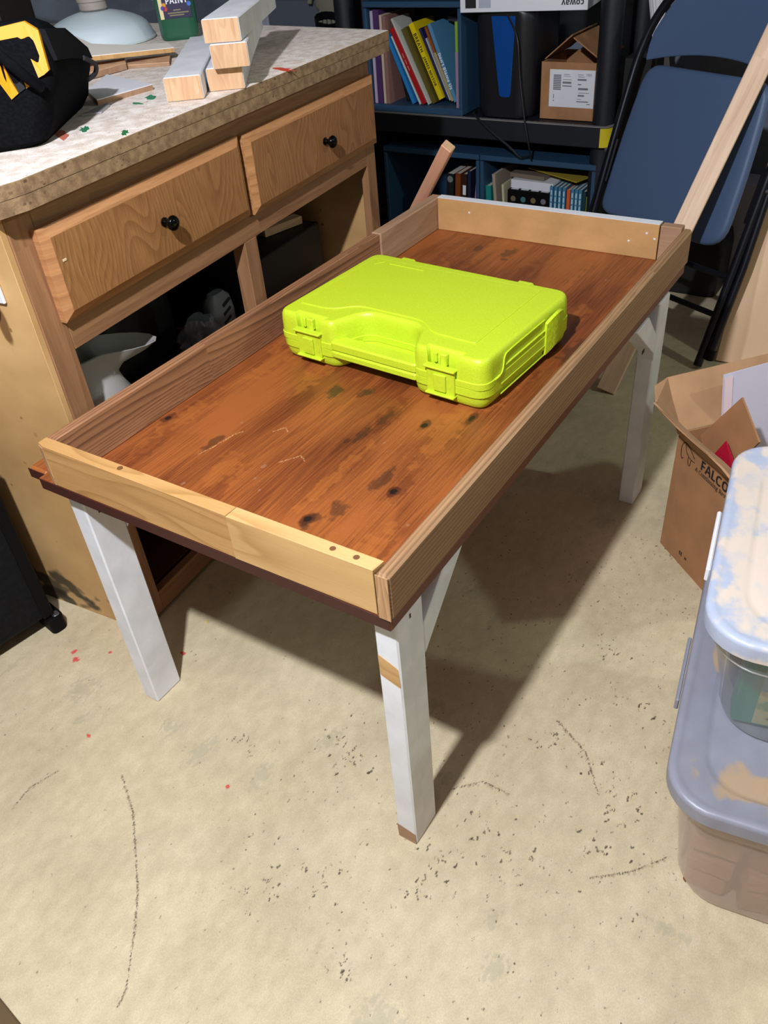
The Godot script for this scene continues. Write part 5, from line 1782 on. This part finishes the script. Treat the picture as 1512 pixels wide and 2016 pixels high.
# ---------------------------------------------------------------- behind and beside
func behind_things() -> void:
	# grey steel cabinet left of the shelving
	var t := thing("filing_cabinet", "grey steel filing cabinet with a label holder beyond the end of the worktop", "filing cabinet", Vector3(-1.225, 0, -2.45))
	var steel := mat(Color(0.33, 0.35, 0.39), 0.5)
	begin(1)
	box(Vector3(-0.005, 0.65, 0), Vector3(0.40, 1.3, 0.28), 0.004)
	part("body", steel, t)
	begin(1)
	box(Vector3(-0.152, 0.65, 0.1445), Vector3(0.042, 1.28, 0.01), 0.002)
	part("edge_strip", mat(Color(0.60, 0.60, 0.66), 0.5), t, "pale edge strip")
	for k in 3:
		begin(0)
		box(Vector3(0.035, 0.24 + k * 0.42, 0.146), Vector3(0.31, 0.41, 0.012), 0.003)
		var dr := part("drawer", steel, t)
		begin(0)
		box(Vector3(0.075, 0.30 + k * 0.42, 0.1535), Vector3(0.07, 0.034, 0.004), 0.001)
		part("label_holder", M.black, dr)
		begin(0)
		box(Vector3(0.067, 0.30 + k * 0.42, 0.1558), Vector3(0.012, 0.02, 0.001), 0.0)
		part("label_card", M.white, dr)
	t = thing("work_glove", "pale cloth glove hanging against the front of the filing cabinet", "glove", Vector3(-1.05, 0.80, -2.278))
	begin(0)
	var rings := []
	for q in [[0.02, 0.6, 0.01], [0.05, 1.0, 0.0], [0.10, 1.1, 0.0], [0.15, 0.9, 0.005], [0.19, 0.7, 0.01]]:
		var r := PackedVector3Array()
		for k in 20:
			var a := TAU * k / 20
			r.append(Vector3(cos(a) * 0.05 * q[1] + q[2], q[0], sin(a) * 0.014 * q[1] + 0.002))
		rings.append(r)
	loft(rings, true, true, 0)
	part("palm", mat(Color(0.45, 0.44, 0.38), 0.9), t)
	for k in 4:
		begin(0)
		var x := -0.03 + k * 0.019
		tube(curve([Vector3(x * 0.8, 0.045, 0.002), Vector3(x, 0.015, 0.004), Vector3(x * 1.2, -0.015 - 0.006 * (k % 2), 0.006)], 4), 0.0082, 8)
		part("finger", mat(Color(0.45, 0.44, 0.38), 0.9), t)
	begin(0)
	tube(curve([Vector3(-0.04, 0.10, 0.004), Vector3(-0.062, 0.085, 0.008), Vector3(-0.07, 0.06, 0.01)], 4), 0.0095, 8)
	part("thumb", mat(Color(0.45, 0.44, 0.38), 0.9), t)
	t = thing("coiled_cable", "black coiled cable hanging below the glove on the filing cabinet", "cable", Vector3(-1.04, 0.72, -2.27))
	begin(0)
	var pth := []
	for k in 60:
		var a := TAU * k / 15.0
		pth.append(Vector3(cos(a) * 0.06, 0.07 + sin(a) * 0.022 + k * 0.0004, 0.002 + 0.0006 * (k / 15)))
	tube(pth, 0.0045, 6)
	part("cable", M.black, t)
	# black bag and pale carton on the floor under the folded chair
	t = thing("black_case", "black case on the floor behind the legs of the folding chair", "case", Vector3(0.36, 0, -2.31))
	begin(0)
	var cr := []
	for q in [[0.0, 0.96], [0.008, 1.0], [0.15, 1.0], [0.19, 0.94], [0.205, 0.8]]:
		cr.append(flat_ring(rrect(0.26 * q[1], 0.18 * q[1], 0.02, 4), q[0]))
	loft(cr, true, true, 0)
	part("body", mat(Color(0.03, 0.03, 0.033), 0.6), t)
	t = thing("pale_carton", "pale grey carton against the wall behind the folding chair", "carton", Vector3(0.50, 0, -2.48))
	begin(0)
	box(Vector3(0, 0.16, 0), Vector3(0.22, 0.32, 0.12), 0.002)
	part("body", mat(Color(0.70, 0.69, 0.74), 0.7), t)
	t = thing("paper_roll", "white fluted roll standing between the shelving and the folding chair", "roll", Vector3(0.315, 0.005, -2.42))
	t.rotation.z = deg_to_rad(13)
	begin(1)
	var fl := []
	for y in [0.0, 0.93]:
		var r := PackedVector3Array()
		for k in 60:
			var a := TAU * k / 60
			var rr := 0.021 + (0.0018 if k % 4 < 2 else 0.0)
			r.append(Vector3(cos(a) * rr, y, sin(a) * rr))
		fl.append(r)
	loft(fl, true, true, -1)
	part("sheet", mat(Color(0.80, 0.78, 0.80), 0.7), t)
	t = thing("black_carton", "tall narrow black carton standing beside the shelf post", "carton", Vector3(0.15, 0, -2.27))
	begin(1)
	box(Vector3(0, 0.36, 0), Vector3(0.10, 0.72, 0.08), 0.003)
	part("body", mat(Color(0.04, 0.035, 0.035), 0.5), t)

func near_things() -> void:
	# black case against the end of the cabinet
	var t := thing("road_case", "black hard case with a rounded metal tipped foot against the end of the work cabinet", "case", Vector3(-0.312, 0, -0.062), deg_to_rad(-9.5))
	begin(1)
	box(Vector3(-0.10, 0.25, 0.30), Vector3(0.2, 0.42, 0.60), 0.006)
	part("body", mat(Color(0.10, 0.103, 0.112), 0.6, 0.0, tex(mottle(256, 256, 131, Color(0.8, 0.8, 0.8), Color(1, 1, 1), 0.2, 0.6)), 0.2), t)
	begin(1)
	box(Vector3(0.001, 0.25, 0.012), Vector3(0.012, 0.418, 0.024), 0.005)
	part("corner_trim", M.black, t)
	for q in [0.0, 0.58]:
		begin(0)
		var fr := []
		for y in [0.0, 0.003, 0.036, 0.040]:
			fr.append(flat_ring(inset(round_poly([[-0.05, -0.014, 0.01], [0.022, -0.014, 0.016], [0.022, 0.022, 0.012], [-0.05, 0.022, 0.01]], 0.01, 5), 0.0025 if y == 0.0 or y == 0.040 else 0.0), y))
		XF = Transform3D(Basis.IDENTITY, Vector3(-0.004, 0, q))
		loft(fr, true, true, 0)
		var ft := part("foot", M.black, t)
		begin(0)
		XF = Transform3D(Basis.IDENTITY, Vector3(-0.004, 0.0402, q))
		slab(round_poly([[0.0, -0.008], [0.017, -0.008], [0.017, 0.006], [0.0, 0.008]], 0.005, 4), 0.0, 0.002, 0.0006)
		part("metal_plate", M.steel, ft, "worn metal plate")
	# white hook on the cabinet's end panel
	t = thing("wall_clip", "small white plastic clip stuck on the end panel of the cabinet", "clip", cab_at(-0.104, 0.745, 0.0345), CT)
	begin(1)
	box(Vector3(0, 0.02, 0.003), Vector3(0.042, 0.045, 0.006), 0.002)
	part("plate", M.white, t)
	begin(1)
	tube(curve([Vector3(0.008, 0.024, 0.005), Vector3(0.008, 0.014, 0.016), Vector3(0.008, 0.004, 0.020), Vector3(0.008, 0.004, 0.028), Vector3(0.008, 0.012, 0.030)], 5), 0.003, 8)
	part("hook", M.white, t)
	# flat dark sheet with a brown border, lying in the near left corner
	t = thing("dark_floor_sheet", "flat dark sheet with a brown edge in the near left corner", "mat", Vector3(-0.1, 0, 0.75))
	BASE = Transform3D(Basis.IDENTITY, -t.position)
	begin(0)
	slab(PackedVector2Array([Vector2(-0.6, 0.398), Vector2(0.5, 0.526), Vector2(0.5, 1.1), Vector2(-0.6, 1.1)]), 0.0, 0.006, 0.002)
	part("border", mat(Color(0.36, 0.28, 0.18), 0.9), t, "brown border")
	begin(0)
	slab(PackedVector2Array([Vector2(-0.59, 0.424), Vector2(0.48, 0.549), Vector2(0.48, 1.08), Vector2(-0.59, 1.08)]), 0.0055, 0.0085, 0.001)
	part("overlay", mat(Color(0.13, 0.13, 0.12), 0.95), t, "dark grey pile")
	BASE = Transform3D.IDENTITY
